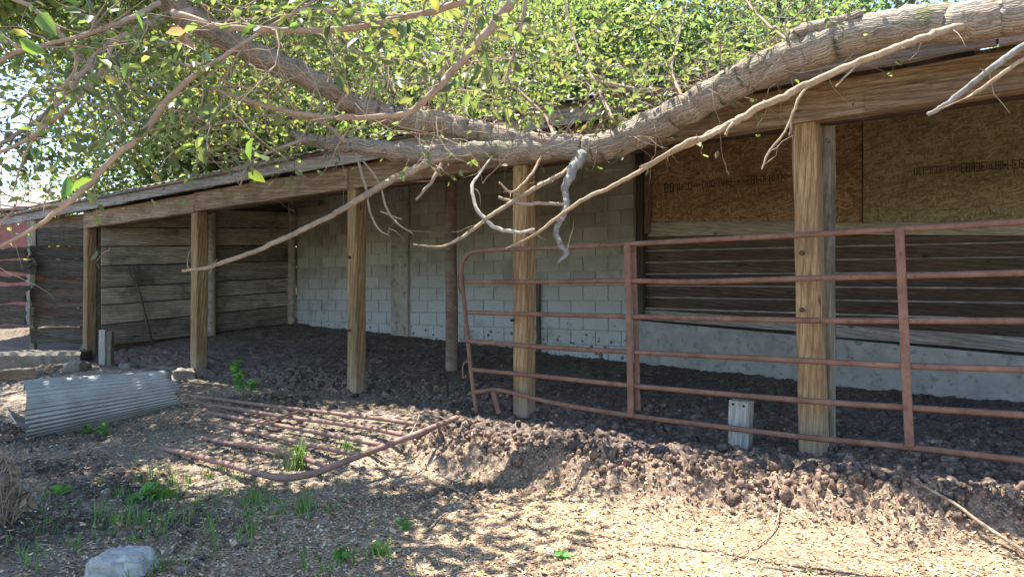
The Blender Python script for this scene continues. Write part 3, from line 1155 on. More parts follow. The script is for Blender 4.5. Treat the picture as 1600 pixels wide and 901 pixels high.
rails = [
    ([(975, 381.5), (1130, 373), (1250, 367), (1405, 358), (1600, 346)], -0.06),
    ([(727, 440), (850, 440), (975, 438.5), (1080, 440), (1250, 435), (1405, 431), (1600, 426)], -0.02),
    ([(731, 488), (850, 491), (975, 494), (1250, 500), (1410, 501), (1600, 501)], 0.01),
    ([(734, 533), (850, 542), (975, 549), (1250, 563), (1412, 571), (1600, 577)], 0.04),
    ([(737, 577), (850, 588), (985, 602), (1250, 625), (1415, 636), (1600, 648)], 0.075),
]
for pts, sl in rails[1:]:
    L = [G(*p) for p in pts] + [Gx(*pts[-1], sl)]
    pipe('rail', L, gate, r=0.0195)
# the outer tube: bottom rail, end and top rail bent from one length
top = [G(*p) for p in [(1600, 346), (1405, 358), (1250, 367), (1130, 373), (975, 381.5), (860, 387), (775, 390), (748, 392), (732, 397), (723, 409), (721, 425)]]
pipe('end_tube', [Gx(1600, 346, -0.06)] + top + [G(725, 470), G(730, 520), G(735, 570), G(740, 612), G(745, 645)], gate, r=0.0195)
bot = [(738, 613), (760, 610), (775, 608.5), (800, 613), (870, 630), (980, 648), (1130, 667), (1250, 682), (1420, 698), (1600, 719)]
pipe('rail', [G(*p) for p in bot] + [Gx(1600, 719, 0.11)], gate, r=0.0195)
for top_, bo in (((980, 382), (986, 650)), ((1405, 358), (1421, 697))):
    a, b = G(*top_, -0.026), G(*bo, -0.026)
    board('upright', a, b, 0.05, 0.024, M_RUST, gate, seg=4, ch=0.005, jit=0.001)
a, b = G(990, 383, 0.03), G(997, 640, 0.03)
board('upright', a, b, 0.04, 0.02, M_RUST, gate, seg=4, ch=0.005, jit=0.001)
a, b = G(771, 612), G(780, 646)
board('foot', a, b, 0.045, 0.03, M_RUST, gate, seg=2)
pipe('latch_loop', [G(722, 430), G(716, 432), G(717, 450), G(722, 458), G(726, 452)], gate, r=0.008, sides=6)
pipe('latch_loop', [G(734, 566), G(727, 565), G(723, 575), G(724, 590), G(729, 586)], gate, r=0.008, sides=6)

# the fallen gate: laid on the ground, far end buried
lg = empty('fallen_gate', at_z(480, 690, -0.12), 'rusty tubular gate lying flat on the ground with one end lifted', 'gate')


def lz(px, py, z):
    p = at_z(px, py, z + 0.02)
    if px > 330:
        g_ = gz(p.x, p.y) + 0.016
        for _ in range(3):
            if p.z < g_:
                p = at_z(px, py, g_)
                g_ = gz(p.x, p.y) + 0.016
    return p


tl_ = [(-0.03, [(655, 663, .02), (600, 655, 0.0), (500, 643, -.02), (405, 632, -.03), (345, 624, -.04), (290, 618, -.09)]),
       (0, [(640, 681, -.02), (560, 666, -.03), (440, 650, -.05), (330, 633, -.06), (270, 626, -.12)]),
       (0, [(600, 696, -.06), (500, 676, -.07), (400, 658, -.08), (305, 641, -.09), (255, 634, -.14)]),
       (0, [(560, 710, -.09), (500, 698, -.10), (430, 682, -.11), (380, 672, -.125), (320, 660, -.14), (260, 650, -.18)]),
       (0, [(510, 728, -.12), (450, 708, -.13), (400, 698, -.14), (345, 690, -.155), (290, 678, -.2)])]
for _, pts in tl_:
    pipe('rail', [lz(*p) for p in pts], lg, M_RUST2, r=0.020, sides=6)
pipe('end_tube', [lz(*p) for p in [(714, 652, .09), (680, 666, .065), (645, 680, .03), (600, 697, -.02), (550, 716, -.06), (505, 734, -.10), (480, 741, -.115),
                                   (455, 746, -.125), (430, 745, -.13), (405, 739, -.135), (370, 729, -.145), (330, 718, -.16), (290, 708, -.175), (240, 698, -.23)]], lg, M_RUST2, r=0.022, sides=6)
a, b = lz(472, 641, 0.0), lz(388, 665, -0.05)
board('stiffener', a, b, 0.05, 0.014, M_RUST2, lg, (0, 0, 1), seg=3)
a, b = lz(655, 667, 0.05), lz(500, 728, -0.06)

# ------------------------------------------------------------------ loose things
# short bolted stub post by the standing gate
sb = at_y(1156, 700, 0.02)
stub = empty('stub_post', (sb.x, 0.02, gz(sb.x, 0.02)), 'short whitewashed stub post with bolt holes behind the standing gate', 'post')
tz = at_y(1156, 625, 0.02).z
board('post_body', (sb.x, 0.02, -0.2), (sb.x + 0.01, 0.02, tz), 0.145, 0.10, W_WHITE, stub, seg=5, ch=0.006)
for px, py in ((1145, 631), (1162, 634), (1141, 697)):
    q = at_y(px, py, -0.0305)
    V, Qd, C = tube_arrays([(q.x, -0.026, q.z, 0.0095), (q.x, -0.0325, q.z, 0.0095)], 8)
    mesh_obj('bolt_hole_shade', tube_mesh('bolt_hole_shade', [(V, Qd, C)], M_HOLE, False), stub)  # near-black discs; the shade inside the holes is in their colour
# pair of short boards beside the leftmost post
c = at_z(160, 568, 0.02)
sp = empty('short_board', (c.x, c.y, 0.0), 'short pale upright board end beside the leftmost shed post', 'board')
t_ = at_d(160, 515, (c - CAM).dot(FWD)).z
board('pale_board', (c.x, c.y, -0.15), (c.x, c.y, t_), 0.10, 0.05, W_WHITE, sp, -FWD0, seg=4)
c2 = c + RIGHT * 0.085 + FWD0 * 0.05
board('dark_board', (c2.x, c2.y, -0.15), (c2.x, c2.y, t_ - 0.03), 0.09, 0.09, W_GREY, sp, -FWD0, seg=4)
# digging bar leaning on the plank wall
tb = at_plane(207, 414, EA + en * 0.05, EB + en * 0.05)
bb = at_plane(239, 540, EA + en * 0.45, EB + en * 0.45)
rod = empty('digging_bar', (bb.x, bb.y, gz(bb.x, bb.y)), 'rusty long handled fork leaning against the plank end wall', 'rod')
mesh_obj('handle', tube_mesh('handle', [tube_arrays([(*bb, 0.022), (*(bb.lerp(tb, .55)), 0.02), (*(bb.lerp(tb, .80)), 0.018)], 8)], M_IRON), rod)
hd = bb.lerp(tb, .79)
sd_ = (EB - EA).normalized()
for s in (-1, 0, 1):  # tines are added, the tool itself is a plain bar
    mesh_obj('tine', tube_mesh('tine', [tube_arrays(smooth_path([(*hd, 0.009), (*(hd.lerp(tb, .3) + sd_ * 0.06 * s), 0.008), (*(tb + sd_ * 0.07 * s), 0.005)], 4), 6)], M_IRON), rod)


# corrugated sheet
ba = at_z(40, 672, -0.13)
bb_ = ba + RIGHT * 1.02 + FWD0 * 0.75
dirv = (bb_ - ba)
dn = Vector((-dirv.y, dirv.x, 0)).normalized()


def curved_sheet():
    """half rolled sheet: rises steeply from its near edge, then turns over to the back"""
    X = Vector((dirv.x, dirv.y, 0.13 * dirv.length)).normalized()
    n = 150
    u = np.linspace(0, 1, n)
    # cross-section (across towards the back, up)
    ctrl = np.array([(0.15, -0.15), (0.06, -0.06), (0.012, 0.04), (0.0, 0.13), (0.03, 0.225), (0.10, 0.305), (0.20, 0.35), (0.32, 0.34), (0.42, 0.26)])
    ctrl = smooth_path(np.column_stack([ctrl, ctrl * 0]), 16)[:, :2]
    seg = np.concatenate([[0], np.cumsum(np.linalg.norm(np.diff(ctrl, axis=0), axis=1))])
    s = np.linspace(0, seg[-1], n)
    cx, cz = np.interp(s, seg, ctrl[:, 0]), np.interp(s, seg, ctrl[:, 1])
    tx, tz = np.gradient(cx), np.gradient(cz)
    ln = np.hypot(tx, tz)
    nx, nz = -tz / ln, tx / ln
    wv = 0.0055 * np.sin(s / 0.042 * 2 * np.pi)
    ne = 24
    V = []
    for t in (0, -0.0025):
        for j in range(ne + 1):
            f = j / ne
            sc = 1.08 - 0.36 * f + 0.012 * math.sin(f * 7)
            e = np.zeros(n)
            if j == ne:
                e = 0.03 * np.sin(s * 21) - 0.16 * np.clip((s - 0.32) * 3, 0, 1)
            if j == 0:
                e = 0.006 * np.sin(s * 17)
            al_ = f * dirv.length + e
            ax, az = cx * sc + nx * (wv + t), cz * sc + nz * (wv + t)
            V.append(np.column_stack([X.x * al_ + dn.x * ax, X.y * al_ + dn.y * ax, X.z * al_ + az]))
    V = np.vstack(V)
    i = (np.arange(ne)[:, None] * n + np.arange(n - 1)[None]).ravel()
    m0 = (ne + 1) * n
    Q = np.vstack([np.stack([i, i + 1, i + n + 1, i + n], -1), np.stack([i + m0, i + n + m0, i + n + 1 + m0, i + 1 + m0], -1)])
    o = mesh_obj('corrugated_sheet', fast_mesh('corrugated_sheet', V, Q, M_GALV, True))
    o.location = (ba.x, ba.y, -0.10)
    tag(o, 'curved galvanised corrugated sheet lying on the ground left of the fallen gate', 'metal sheet')


curved_sheet()
# flat scrap of sheet poking out at its left end
c = at_z(25, 652, -0.02)
quad_slab('sheet_scrap', [at_d(22, 666, 6.35), at_d(42, 672, 6.5), at_d(50, 640, 6.85), at_d(8, 642, 6.75)], 0.006, M_GALV, None, 2)
tag(bpy.data.objects['sheet_scrap'], 'small flat galvanised scrap at the left end of the curved corrugated sheet', 'metal sheet')


# stones
def stone(name, c, sx, sy, sz, m, seed, rot=0.0, sub=24, rough=0.25, wedge=False):
    u = np.linspace(0, 2 * np.pi, sub * 2, endpoint=False)
    v = np.linspace(1e-7, np.pi - 1e-7, sub)
    U, Vv = np.meshgrid(u, v)
    x, y, z = np.sin(Vv) * np.cos(U), np.sin(Vv) * np.sin(U), np.cos(Vv)
    p = 0.45
    x, y, z = np.sign(x) * np.abs(x) ** p, np.sign(y) * np.abs(y) ** p, np.sign(z) * np.abs(z) ** p
    r = 1 + rough * fbm(x * 1.6 + 5 + seed, y * 1.6 + z * 2.1, seed, 4) + rough * 0.5 * fbm(x * 5 + z * 3, y * 5 - z * 4, seed + 1, 4)
    f1, f2, cid = cell(x * 2.2 + z + seed, y * 2.2 - z, seed)
    r = r - 0.08 * np.clip(0.3 - f1, 0, 1)
    x, y, z = x * r * sx, y * r * sy, z * r * sz
    if wedge:
        k_ = np.clip((z / sz + 1) / 2, 0, 1)
        x = x * (1 - 0.42 * k_) + sx * 0.14 * k_
        z = z * (1 - 0.25 * np.clip(x / sx, -1, 1)) + 0.012 * fbm(x * 30, y * 30, seed + 4, 3)
    cr, sr = math.cos(rot), math.sin(rot)
    V = np.stack([x * cr - y * sr, x * sr + y * cr, z], -1).reshape(-1, 3)
    w = sub * 2
    i = np.arange(sub - 1)[:, None] * w
    k = np.arange(w)[None]
    Q = np.stack([i + k, i + w + k, i + w + (k + 1) % w, i + (k + 1) % w], -1).reshape(-1, 4)
    o = mesh_obj(name, fast_mesh(name, V, Q, m, True))
    o.location = c
    return o


c = at_z(188, 886, -0.2)
tag(stone('rock', (c.x, c.y, -0.185), 0.155, 0.10, 0.058, M_LIME, 3, YAW - 0.15, 40, 0.28, True), 'pale pitted limestone rock in the bottom left foreground', 'rock')
c = at_z(744, 720, -0.18)
tag(stone('flat_stone', (c.x, c.y, gz(c.x, c.y) + 0.0), 0.125, 0.07, 0.028, M_LIME, 9, YAW + 0.1, 16), 'flat grey stone slab lying at the foot of the dung bank', 'stone')
c = at_z(992, 741, -0.12)
tag(stone('white_stone', (c.x, c.y, gz(c.x, c.y) + 0.02), 0.05, 0.04, 0.045, M_LIME, 19, 0.4, 14), 'small whitish stone stuck in the sunlit dung bank', 'stone')
c = at_z(290, 592, 0.0)
tag(stone('rubble_stone', (c.x, c.y, gz(c.x, c.y) + 0.04), 0.13, 0.1, 0.09, M_CURB, 29, 0.9, 14), 'grey rubble lump beside the foot of the second post from the left', 'stone')
for px, py, s, lb in ((120, 578, .16, 'grey rubble lump against the foot of the leftmost post'), (200, 575, .13, 'grey rubble lump right of the short pale board end')):
    c = at_z(px, py, 0.0)
    tag(stone('rubble_stone', (c.x, c.y, gz(c.x, c.y) + 0.03), s, s * .7, s * .55, M_CURB, int(px), 0.3, 14), lb, 'stone', 'rubble lumps near the left posts')
# low concrete curb at far left
ca, cb = at_d(-80, 560, 11.2), at_d(118, 556, 11.6)
ca.z = cb.z = 0.0
me = bar_mesh('concrete_curb', (cb - ca).length, 0.42, 0.6, M_CURB, seg=30, ch=0.05, jit=0.008, seed=8)
o = mesh_obj('concrete_curb', me, None, (ca + cb) / 2 + FWD0 * 0.3 + Vector((0, 0, -0.02)), frame(cb - ca, -FWD0))
tag(o, 'low crumbling concrete curb in front of the rotten fence', 'curb')
# timber lying left
ta, tb2 = at_z(-30, 594, 0.02), at_z(52, 588, 0.02)
me = bar_mesh('old_timber', (tb2 - ta).length, 0.13, 0.12, W_GREY, seg=6, ch=0.012)
o = mesh_obj('old_timber', me, None, (ta + tb2) / 2 + Vector((0, 0, 0.05)), frame(tb2 - ta, -FWD0))
tag(o, 'weathered timber offcut lying on the ground behind the corrugated sheet', 'timber')


# ------------------------------------------------------------------ leaves
def leaf_cloud(pos, size, cols, droop=None, fold=0.25, aspect=0.55, dirs=None, fine=True):
    """each leaf: a folded blade of 4 triangles (6 vertices); pos (n,3)"""
    n = len(pos)
    d = rng.normal(0, 1, (n, 3)) if dirs is None else dirs + rng.normal(0, 0.6, (n, 3))
    d[:, 2] *= 0.6
    if droop is not None:
        d[:, 2] -= droop
    d /= np.linalg.norm(d, axis=1)[:, None]
    t = rng.normal(0, 1, (n, 3)) + np.array((0, 0, 1.2))
    w = np.cross(d, t)
    w /= np.linalg.norm(w, axis=1)[:, None] + 1e-9
    nn = np.cross(w, d)
    L = (size * rng.uniform(0.6, 1.3, n))[:, None]
    W = L * aspect * 0.5
    a = pos
    tip = pos + d * L - nn * L * 0.15
    if fine:
        s1, s2 = pos + d * L * 0.28, pos + d * L * 0.66
        up1, up2 = nn * W * fold * 1.8, nn * W * fold * 1.4 - nn * L * 0.03
        V = np.stack([a, s1 + w * W * .92 + up1, s2 + w * W * .86 + up2, tip, s2 - w * W * .86 + up2, s1 - w * W * .92 + up1], 1).reshape(-1, 3)
        i = np.arange(n)[:, None] * 6
        T = np.concatenate([i + np.array([[0, 3, 2]]), i + np.array([[0, 2, 1]]), i + np.array([[0, 4, 3]]), i + np.array([[0, 5, 4]])], 0)
        return V, T, np.repeat(cols, 6, 0)
    mid = pos + d * L * 0.45
    l = mid + w * W + nn * W * fold * 2
    r_ = mid - w * W + nn * W * fold * 2
    V = np.stack([a, l, tip, r_], 1).reshape(-1, 3)
    i = np.arange(n)[:, None] * 4
    T = np.concatenate([i + np.array([[0, 2, 1]]), i + np.array([[0, 3, 2]])], 0)
    C = np.repeat(cols, 4, 0)
    return V, T, C


def green(n, base=(0.075, 0.115, 0.028), var=0.35, yellow=0.05):
    b = np.array(base)[None] * rng.uniform(1 - var, 1 + var, (n, 1))
    b = b * rng.uniform(0.85, 1.15, (n, 3))
    y = rng.random(n) < yellow
    b[y] = np.array((0.20, 0.19, 0.06)) * rng.uniform(.7, 1.2, (y.sum(), 1))
    return b


# ------------------------------------------------------------------ the tree whose limb crosses the front
tree_base = CAM + RIGHT * 3.75 + FWD0 * 2.75
tree_base.z = gz(tree_base.x, tree_base.y)
tree = empty('leaning_tree', tree_base, 'leaning tree whose thick bark limb crosses in front of the shed roof', 'tree')


def pxpath(rows, n=8):
    """rows (px,py,Z,width px) -> smoothed (x,y,z,r)"""
    P = []
    for px, py, Z, w in rows:
        p = at_d(px, py, Z)
        P.append((p.x, p.y, p.z, w / F * Z / 2))
    Q = smooth_path(P, n)
    m = len(Q)
    k = np.arange(m) * 0.5
    j = np.stack([fbm(k, k * 0 + 3.3 * a + rows[0][0], 7, 3) for a in range(3)], -1)
    Q[:, :3] += j * np.clip(Q[:, 3:4], 0.0, 0.03) * 0.6
    return Q


limbA = [(1820, -20, 3.7, 82), (1720, -5, 3.72, 77), (1600, 18, 3.8, 71), (1500, 34, 3.98, 64), (1400, 44, 4.2, 59), (1290, 70, 4.45, 55), (1220, 96, 4.62, 54), (1150, 128, 4.82, 52), (1080, 166, 5.02, 50),
         (1010, 201, 5.22, 47), (945, 227, 5.36, 45), (885, 230, 5.45, 41), (800, 220, 5.5, 37), (740, 205, 5.5, 36), (680, 191, 5.48, 34), (620, 183, 5.42, 32),
         (560, 165, 5.3, 32), (510, 135, 5.15, 34), (450, 106, 4.95, 34), (390, 80, 4.7, 34), (330, 50, 4.45, 36), (270, 8, 4.15, 36), (200, -70, 3.85, 34), (120, -190, 3.6, 31)]
A = pxpath(limbA, 12)
trunk_top = A[0]
tp = [(*tree_base, 0.24), (tree_base.x + .02, tree_base.y, 0.5, 0.2), (*(Vector(trunk_top[:3]).lerp(tree_base, .45) + Vector((.12, -.05, .25))), 0.18), (*trunk_top[:3], trunk_top[3] * 1.0)]
tp[0] = (tree_base.x, tree_base.y, tree_base.z - 0.2, 0.26)
mesh_obj('trunk', bark_tube('trunk', smooth_path(tp, 14), 32, 0.10, 2, M_BARK), tree)
mesh_obj('limb', bark_tube('limb', A, 32, 0.10, 4, M_BARK), tree)
limbB = [(860, 236, 5.47, 32), (800, 238, 5.44, 32), (740, 238, 5.42, 31), (690, 241, 5.38, 30), (640, 239, 5.32, 28), (580, 231, 5.27, 26), (530, 224, 5.22, 24), (495, 221, 5.17, 20), (470, 214, 5.14, 15), (452, 206, 5.12, 8)]
mesh_obj('limb', bark_tube('limb', pxpath(limbB, 10), 20, 0.10, 14, M_BARK), tree)
# broken stub of bark where a limb tore off
mesh_obj('broken_stub', bark_tube('broken_stub', pxpath([(1238, 64, 4.55, 34), (1262, 50, 4.49, 30), (1300, 40, 4.38, 24), (1345, 18, 4.26, 12)], 8), 16, 0.30, 24, M_BARK), tree)
DEAD = [
    ([(735, 239, 4.74, 16), (700, 244, 4.68, 18), (672, 252, 4.60, 18), (640, 268, 4.5, 16), (590, 295, 4.35, 15), (560, 312, 4.25, 14), (520, 336, 4.1, 12.5), (480, 356, 3.98, 12), (440, 374, 3.9, 12), (400, 392, 3.8, 11), (350, 409, 3.7, 10.5), (325, 418, 3.65, 9), (285, 424, 3.6, 7)], M_DEADWD),
    ([(903, 248, 4.7, 22), (888, 266, 4.62, 13), (850, 286, 4.5, 11), (800, 316, 4.4, 10), (760, 342, 4.3, 9), (722, 370, 4.2, 8), (690, 385, 4.15, 6), (645, 382, 4.1, 4)], M_DEADWD),
    ([(910, 240, 4.62, 28), (893, 268, 4.55, 24), (883, 298, 4.5, 16), (885, 322, 4.47, 15), (875, 345, 4.44, 15), (869, 362, 4.42, 13), (876, 382, 4.4, 13), (885, 396, 4.38, 11), (872, 410, 4.36, 5)], M_GREYWD),
    ([(1585, 20, 3.62, 18), (1530, 33, 3.60, 20), (1480, 48, 3.52, 21), (1440, 60, 3.46, 19), (1380, 82, 3.42, 18.5), (1310, 111, 3.45, 18), (1240, 142, 3.5, 18), (1180, 172, 3.52, 17), (1140, 195, 3.55, 16), (1100, 214, 3.6, 14), (1060, 232, 3.65, 12), (1020, 256, 3.7, 11), (960, 290, 3.8, 9), (920, 308, 3.85, 9), (870, 341, 3.9, 8), (830, 370, 3.95, 6), (790, 388, 4.0, 4)], M_DEADWD),
    ([(1150, 188, 3.55, 10), (1110, 212, 3.55, 12), (1075, 222, 3.58, 12), (1030, 247, 3.62, 8), (1000, 262, 3.66, 6)], M_DEADWD),
    ([(775, 236, 4.75, 3), (752, 268, 4.5, 5), (738, 290, 4.4, 8), (742, 318, 4.35, 8), (760, 345, 4.3, 9), (780, 357, 4.27, 9), (808, 363, 4.22, 8), (835, 358, 4.2, 5)], M_WHITEWD),
    ([(1680, 22, 2.85, 18), (1600, 72, 2.9, 17), (1560, 100, 2.95, 15), (1530, 122, 2.98, 13), (1500, 145, 3.0, 13), (1475, 165, 3.02, 12), (1449, 179, 3.05, 9)], M_GREYWD),
    ([(1680, 48, 2.85, 9), (1600, 92, 2.9, 9), (1560, 120, 2.93, 9), (1535, 138, 2.95, 8), (1511, 152, 2.98, 6)], M_DEADWD),
    ([(1270, 128, 3.48, 7), (1250, 150, 3.46, 6), (1240, 175, 3.45, 6), (1234, 190, 3.45, 6), (1222, 212, 3.44, 5), (1200, 240, 3.43, 5), (1190, 265, 3.42, 3.5)], M_DEADWD),
    ([(1234, 190, 3.45, 5), (1236, 200, 3.45, 5), (1233, 212, 3.45, 3)], M_DEADWD),
    ([(1338, 102, 3.43, 6), (1322, 118, 3.43, 5), (1305, 136, 3.42, 4)], M_DEADWD),
    ([(1145, 192, 3.52, 8), (1136, 204, 3.5, 6), (1134, 212, 3.5, 8)], M_DEADWD),
    ([(845, 246, 4.6, 6), (828, 275, 4.5, 7), (800, 300, 4.4, 6), (780, 285, 4.35, 4)], M_DEADWD),
    ([(778, 308, 4.4, 7), (810, 318, 4.42, 9), (850, 318, 4.45, 9), (882, 320, 4.47, 9)], M_TWIG),
    ([(556, 240, 4.5, 6), (570, 290, 4.4, 6), (578, 330, 4.35, 5), (592, 358, 4.3, 4), (608, 368, 4.3, 2.5)], M_DEADWD),
    ([(566, 250, 4.5, 5), (592, 285, 4.4, 5), (604, 325, 4.35, 5), (622, 350, 4.3, 4), (645, 365, 4.28, 2.5)], M_DEADWD),
    ([(690, 255, 4.55, 8), (674, 285, 4.5, 8), (650, 312, 4.45, 6)], M_TWIG),
    ([(594, 330, 4.35, 4), (622, 341, 4.33, 4), (628, 342, 4.32, 3)], M_DEADWD),
]
SHIFT = {(1585, 20): 0.32, (1150, 188): 0.32, (1680, 22): 0.3, (1680, 48): 0.3, (1270, 128): 0.32, (1234, 190): 0.32, (1338, 102): 0.32, (1145, 192): 0.32}
spurs = []
for pts, m in DEAD:
    P = pxpath([(a, b, c + SHIFT.get(pts[0][:2], 0.7), d * 0.68) for a, b, c, d in pts], 8)
    mesh_obj('dead_branch', tube_mesh('dead_branch', [tube_arrays(P, 10, 0.16, int(pts[0][0]))], m), tree)
    Ld = float(np.linalg.norm(np.diff(P[:, :3], axis=0), axis=1).sum())
    for _ in range(int(Ld * 5)):                 # snapped spurs and fine side twigs
        k = R.randrange(4, len(P) - 1)
        d = Vector((R.gauss(0, 1), R.gauss(0, 1), R.gauss(0, 1))).normalized()
        L_ = R.choice((0.02, 0.03, 0.05, 0.09, 0.16, 0.22))
        q = Vector(P[k, :3])
        tp_ = [(*q, min(P[k, 3] * .6, .004))]
        for j_ in range(4):
            d = (d + Vector((R.gauss(0, .3), R.gauss(0, .3), R.gauss(-.1, .3)))).normalized()
            q = q + d * L_ / 4
            tp_.append((*q, min(P[k, 3] * .6, .004) * (1 - .2 * (j_ + 1))))
        spurs.append(tube_arrays(np.array(tp_), 5, cap=False))
mesh_obj('dead_twig', tube_mesh('dead_twig', spurs, M_DEADWD), tree)['kind'] = 'stuff'
LIVE = [
    [(270, 18, 2.6, 15), (330, 38, 2.55, 14), (400, 46, 2.5, 13), (480, 48, 2.5, 13), (560, 42, 2.5, 13), (640, 25, 2.5, 14), (720, 5, 2.5, 15), (800, -25, 2.5, 16)],
    [(815, -20, 3.0, 24), (785, 20, 3.0, 22), (750, 62, 3.0, 19), (715, 100, 3.0, 17), (690, 130, 3.0, 16), (660, 160, 3.0, 15), (630, 178, 3.0, 13), (560, 184, 2.95, 11), (500, 182, 2.9, 10), (430, 170, 2.85, 9), (380, 155, 2.8, 8), (330, 138, 2.8, 6)],
    [(560, -40, 2.85, 7), (450, 25, 2.8, 8), (385, 65, 2.75, 9), (345, 92, 2.7, 10), (305, 118, 2.7, 11), (265, 152, 2.7, 13), (240, 185, 2.7, 13), (215, 218, 2.68, 13), (180, 245, 2.66, 12), (140, 285, 2.64, 12), (100, 322, 2.62, 11), (60, 352, 2.6, 9), (0, 386, 2.58, 7), (-60, 420, 2.55, 5)],
    [(300, 18, 3.8, 20), (230, 40, 3.7, 18), (165, 72, 3.6, 15), (140, 100, 3.55, 13), (100, 150, 3.5, 12), (50, 195, 3.4, 10), (0, 225, 3.3, 8), (-60, 250, 3.2, 6)],
    [(175, 72, 2.9, 8), (160, 110, 2.85, 8), (130, 145, 2.8, 8), (80, 190, 2.75, 9), (30, 225, 2.7, 8), (-40, 250, 2.65, 6)],
    [(0, 96, 2.5, 9), (30, 80, 2.5, 10), (80, 68, 2.55, 9), (140, 52, 2.6, 9), (200, 30, 2.7, 11), (250, 5, 2.8, 12)],
    [(0, -10, 2.7, 10), (60, 20, 2.7, 9), (120, 90, 2.75, 8), (90, 150, 2.8, 6), (40, 240, 2.8, 5), (20, 300, 2.8, 3)],
    [(825, -10, 3.4, 10), (810, 60, 3.4, 8), (795, 110, 3.4, 6), (785, 150, 3.4, 4)],
    [(735, 20, 3.6, 8), (715, 70, 3.6, 7), (690, 110, 3.6, 7), (650, 130, 3.6, 5), (560, 122, 3.6, 3)],
    [(935, 128, 4.9, 9), (950, 131, 4.85, 11), (1000, 141, 4.8, 12), (1062, 140, 4.7, 12), (1100, 128, 4.6, 10), (1180, 85, 4.5, 7), (1260, 10, 4.4, 4)],
    [(870, 225, 4.75, 8), (850, 180, 5.0, 7), (800, 130, 5.2, 6), (760, 60, 5.4, 4), (740, -10, 5.5, 3)],
    [(640, 175, 4.7, 8), (600, 120, 4.9, 6), (560, 60, 5.1, 4), (540, -20, 5.2, 3)],
    [(960, 190, 4.6, 10), (930, 130, 5.0, 7), (900, 70, 5.3, 5), (880, -10, 5.5, 4)],
    [(540, 222, 4.5, 10), (500, 190, 4.5, 8), (440, 180, 4.5, 6), (360, 190, 4.5, 5), (280, 210, 4.5, 3)],
    [(480, 216, 4.4, 8), (430, 235, 4.3, 6), (390, 255, 4.25, 4), (375, 290, 4.2, 3)],
    [(1240, 70, 3.9, 8), (1190, 30, 4.2, 6), (1150, -20, 4.5, 4)],
    [(1068, 160, 4.3, 8), (1050, 110, 4.6, 6), (1060, 60, 4.9, 4), (1075, 0, 5.1, 3)],
]
live_paths = []
for i, pts in enumerate(LIVE):
    P = pxpath([(a, b, c + (0.62 if i >= 9 else 0), d * 0.72) for a, b, c, d in pts], 8)
    live_paths.append(P)
    if i == 9:
        m = M_DEADWD
    else:
        m = M_TWIG
    mesh_obj('branch', tube_mesh('branch', [tube_arrays(P, 10, 0.12, 50 + i)], m), tree)

# twigs and leaves sprouting from the living wood
tw, lp, ls, ld = [], [], [], []


def sprout(P0, d0, L, r, leafy, size, depth=0):
    p = Vector(P0)
    d = Vector(d0).normalized()
    n = 6
    path = [(*p, r)]
    for k in range(n):
        d = (d + Vector((R.gauss(0, .28), R.gauss(0, .28), R.gauss(-0.05, .25)))).normalized()
        p = p + d * (L / n)
        path.append((*p, r * (1 - 0.8 * (k + 1) / n)))
        if k >= 1 and leafy:
            for _ in range(2 if leafy > 1 else 1):
                if R.random() < min(leafy, 0.95):
                    lp.append(tuple(p + Vector((R.gauss(0, .015), R.gauss(0, .015), R.gauss(0, .015)))))
                    ls.append(size)
                    ld.append(tuple(d))
        if depth < 1 and R.random() < 0.45:
            sprout(p, d + Vector((R.gauss(0, .8), R.gauss(0, .8), R.gauss(0, .6))), L * 0.55, r * 0.55, leafy, size, depth + 1)
    e = Vector(path[-1][:3]) - CAM
    ez = e.dot(FWD)
    if 450.5 - e.dot(UP) / ez * F > 290 and 800 + e.dot(RIGHT) / ez * F > 170 and R.random() < .92:
        return
    if 450.5 - e.dot(UP) / ez * F > 340 and R.random() < .8:
        return
    tw.append(tube_arrays(np.array(path), 4, cap=False))


for i, P in enumerate(live_paths):
    near = i in (0, 1, 2, 4, 5, 6, 7)
    for k in range(4, len(P), 2):
        if R.random() < (0.55 if near else 0.95):
            for _ in range(1 if near else 2):
                sprout(P[k, :3], (R.gauss(0, 1), R.gauss(0, 1), R.gauss(0.1, .8)), R.uniform(.25, .55) if near else R.uniform(.3, .75), 0.0035, 0.8, 0.04 if near else 0.042)
# along the upper limb
for k in range(60, len(A) - 6, 2):
    for _ in range(2):
        if R.random() < .8:
            sprout(A[k, :3], (R.gauss(0, .8), R.gauss(0, .8), R.gauss(0.7, .5)), R.uniform(.3, .8), 0.005, 0.9, 0.042)
# a few hanging sprigs over the beam
for px, py, Z in ((470, 270, 4.4), (430, 280, 4.3), (400, 250, 4.3), (690, 262, 4.5), (810, 246, 4.6), (700, 255, 4.5), (640, 248, 4.5), (1088, 210, 3.6), (150, 270, 2.6), (760, 240, 4.6), (380, 300, 4.25)):
    p = at_d(px, py, Z)
    sprout(p, (R.gauss(0, .6), R.gauss(0, .6), -0.6), 0.16, 0.002, 1.5, 0.045, 1)
mesh_obj('twig', tube_mesh('twig', tw, M_TWIG), tree)['kind'] = 'stuff'


# ---- overhead foliage of this tree: clumps above the yard, thinner to the right
def cam2world(X, Z, h):
    return np.array((CAM.x, CAM.y, 0))[None] + np.outer(X, np.array(RIGHT)) + np.outer(Z, np.array(FWD0)) + np.outer(h, np.array((0, 0, 1.0)))


def clumps(centres, spread, per):
    c = np.repeat(np.asarray(centres), per, 0)
    return c + rng.normal(0, 1, c.shape) * spread


over = []
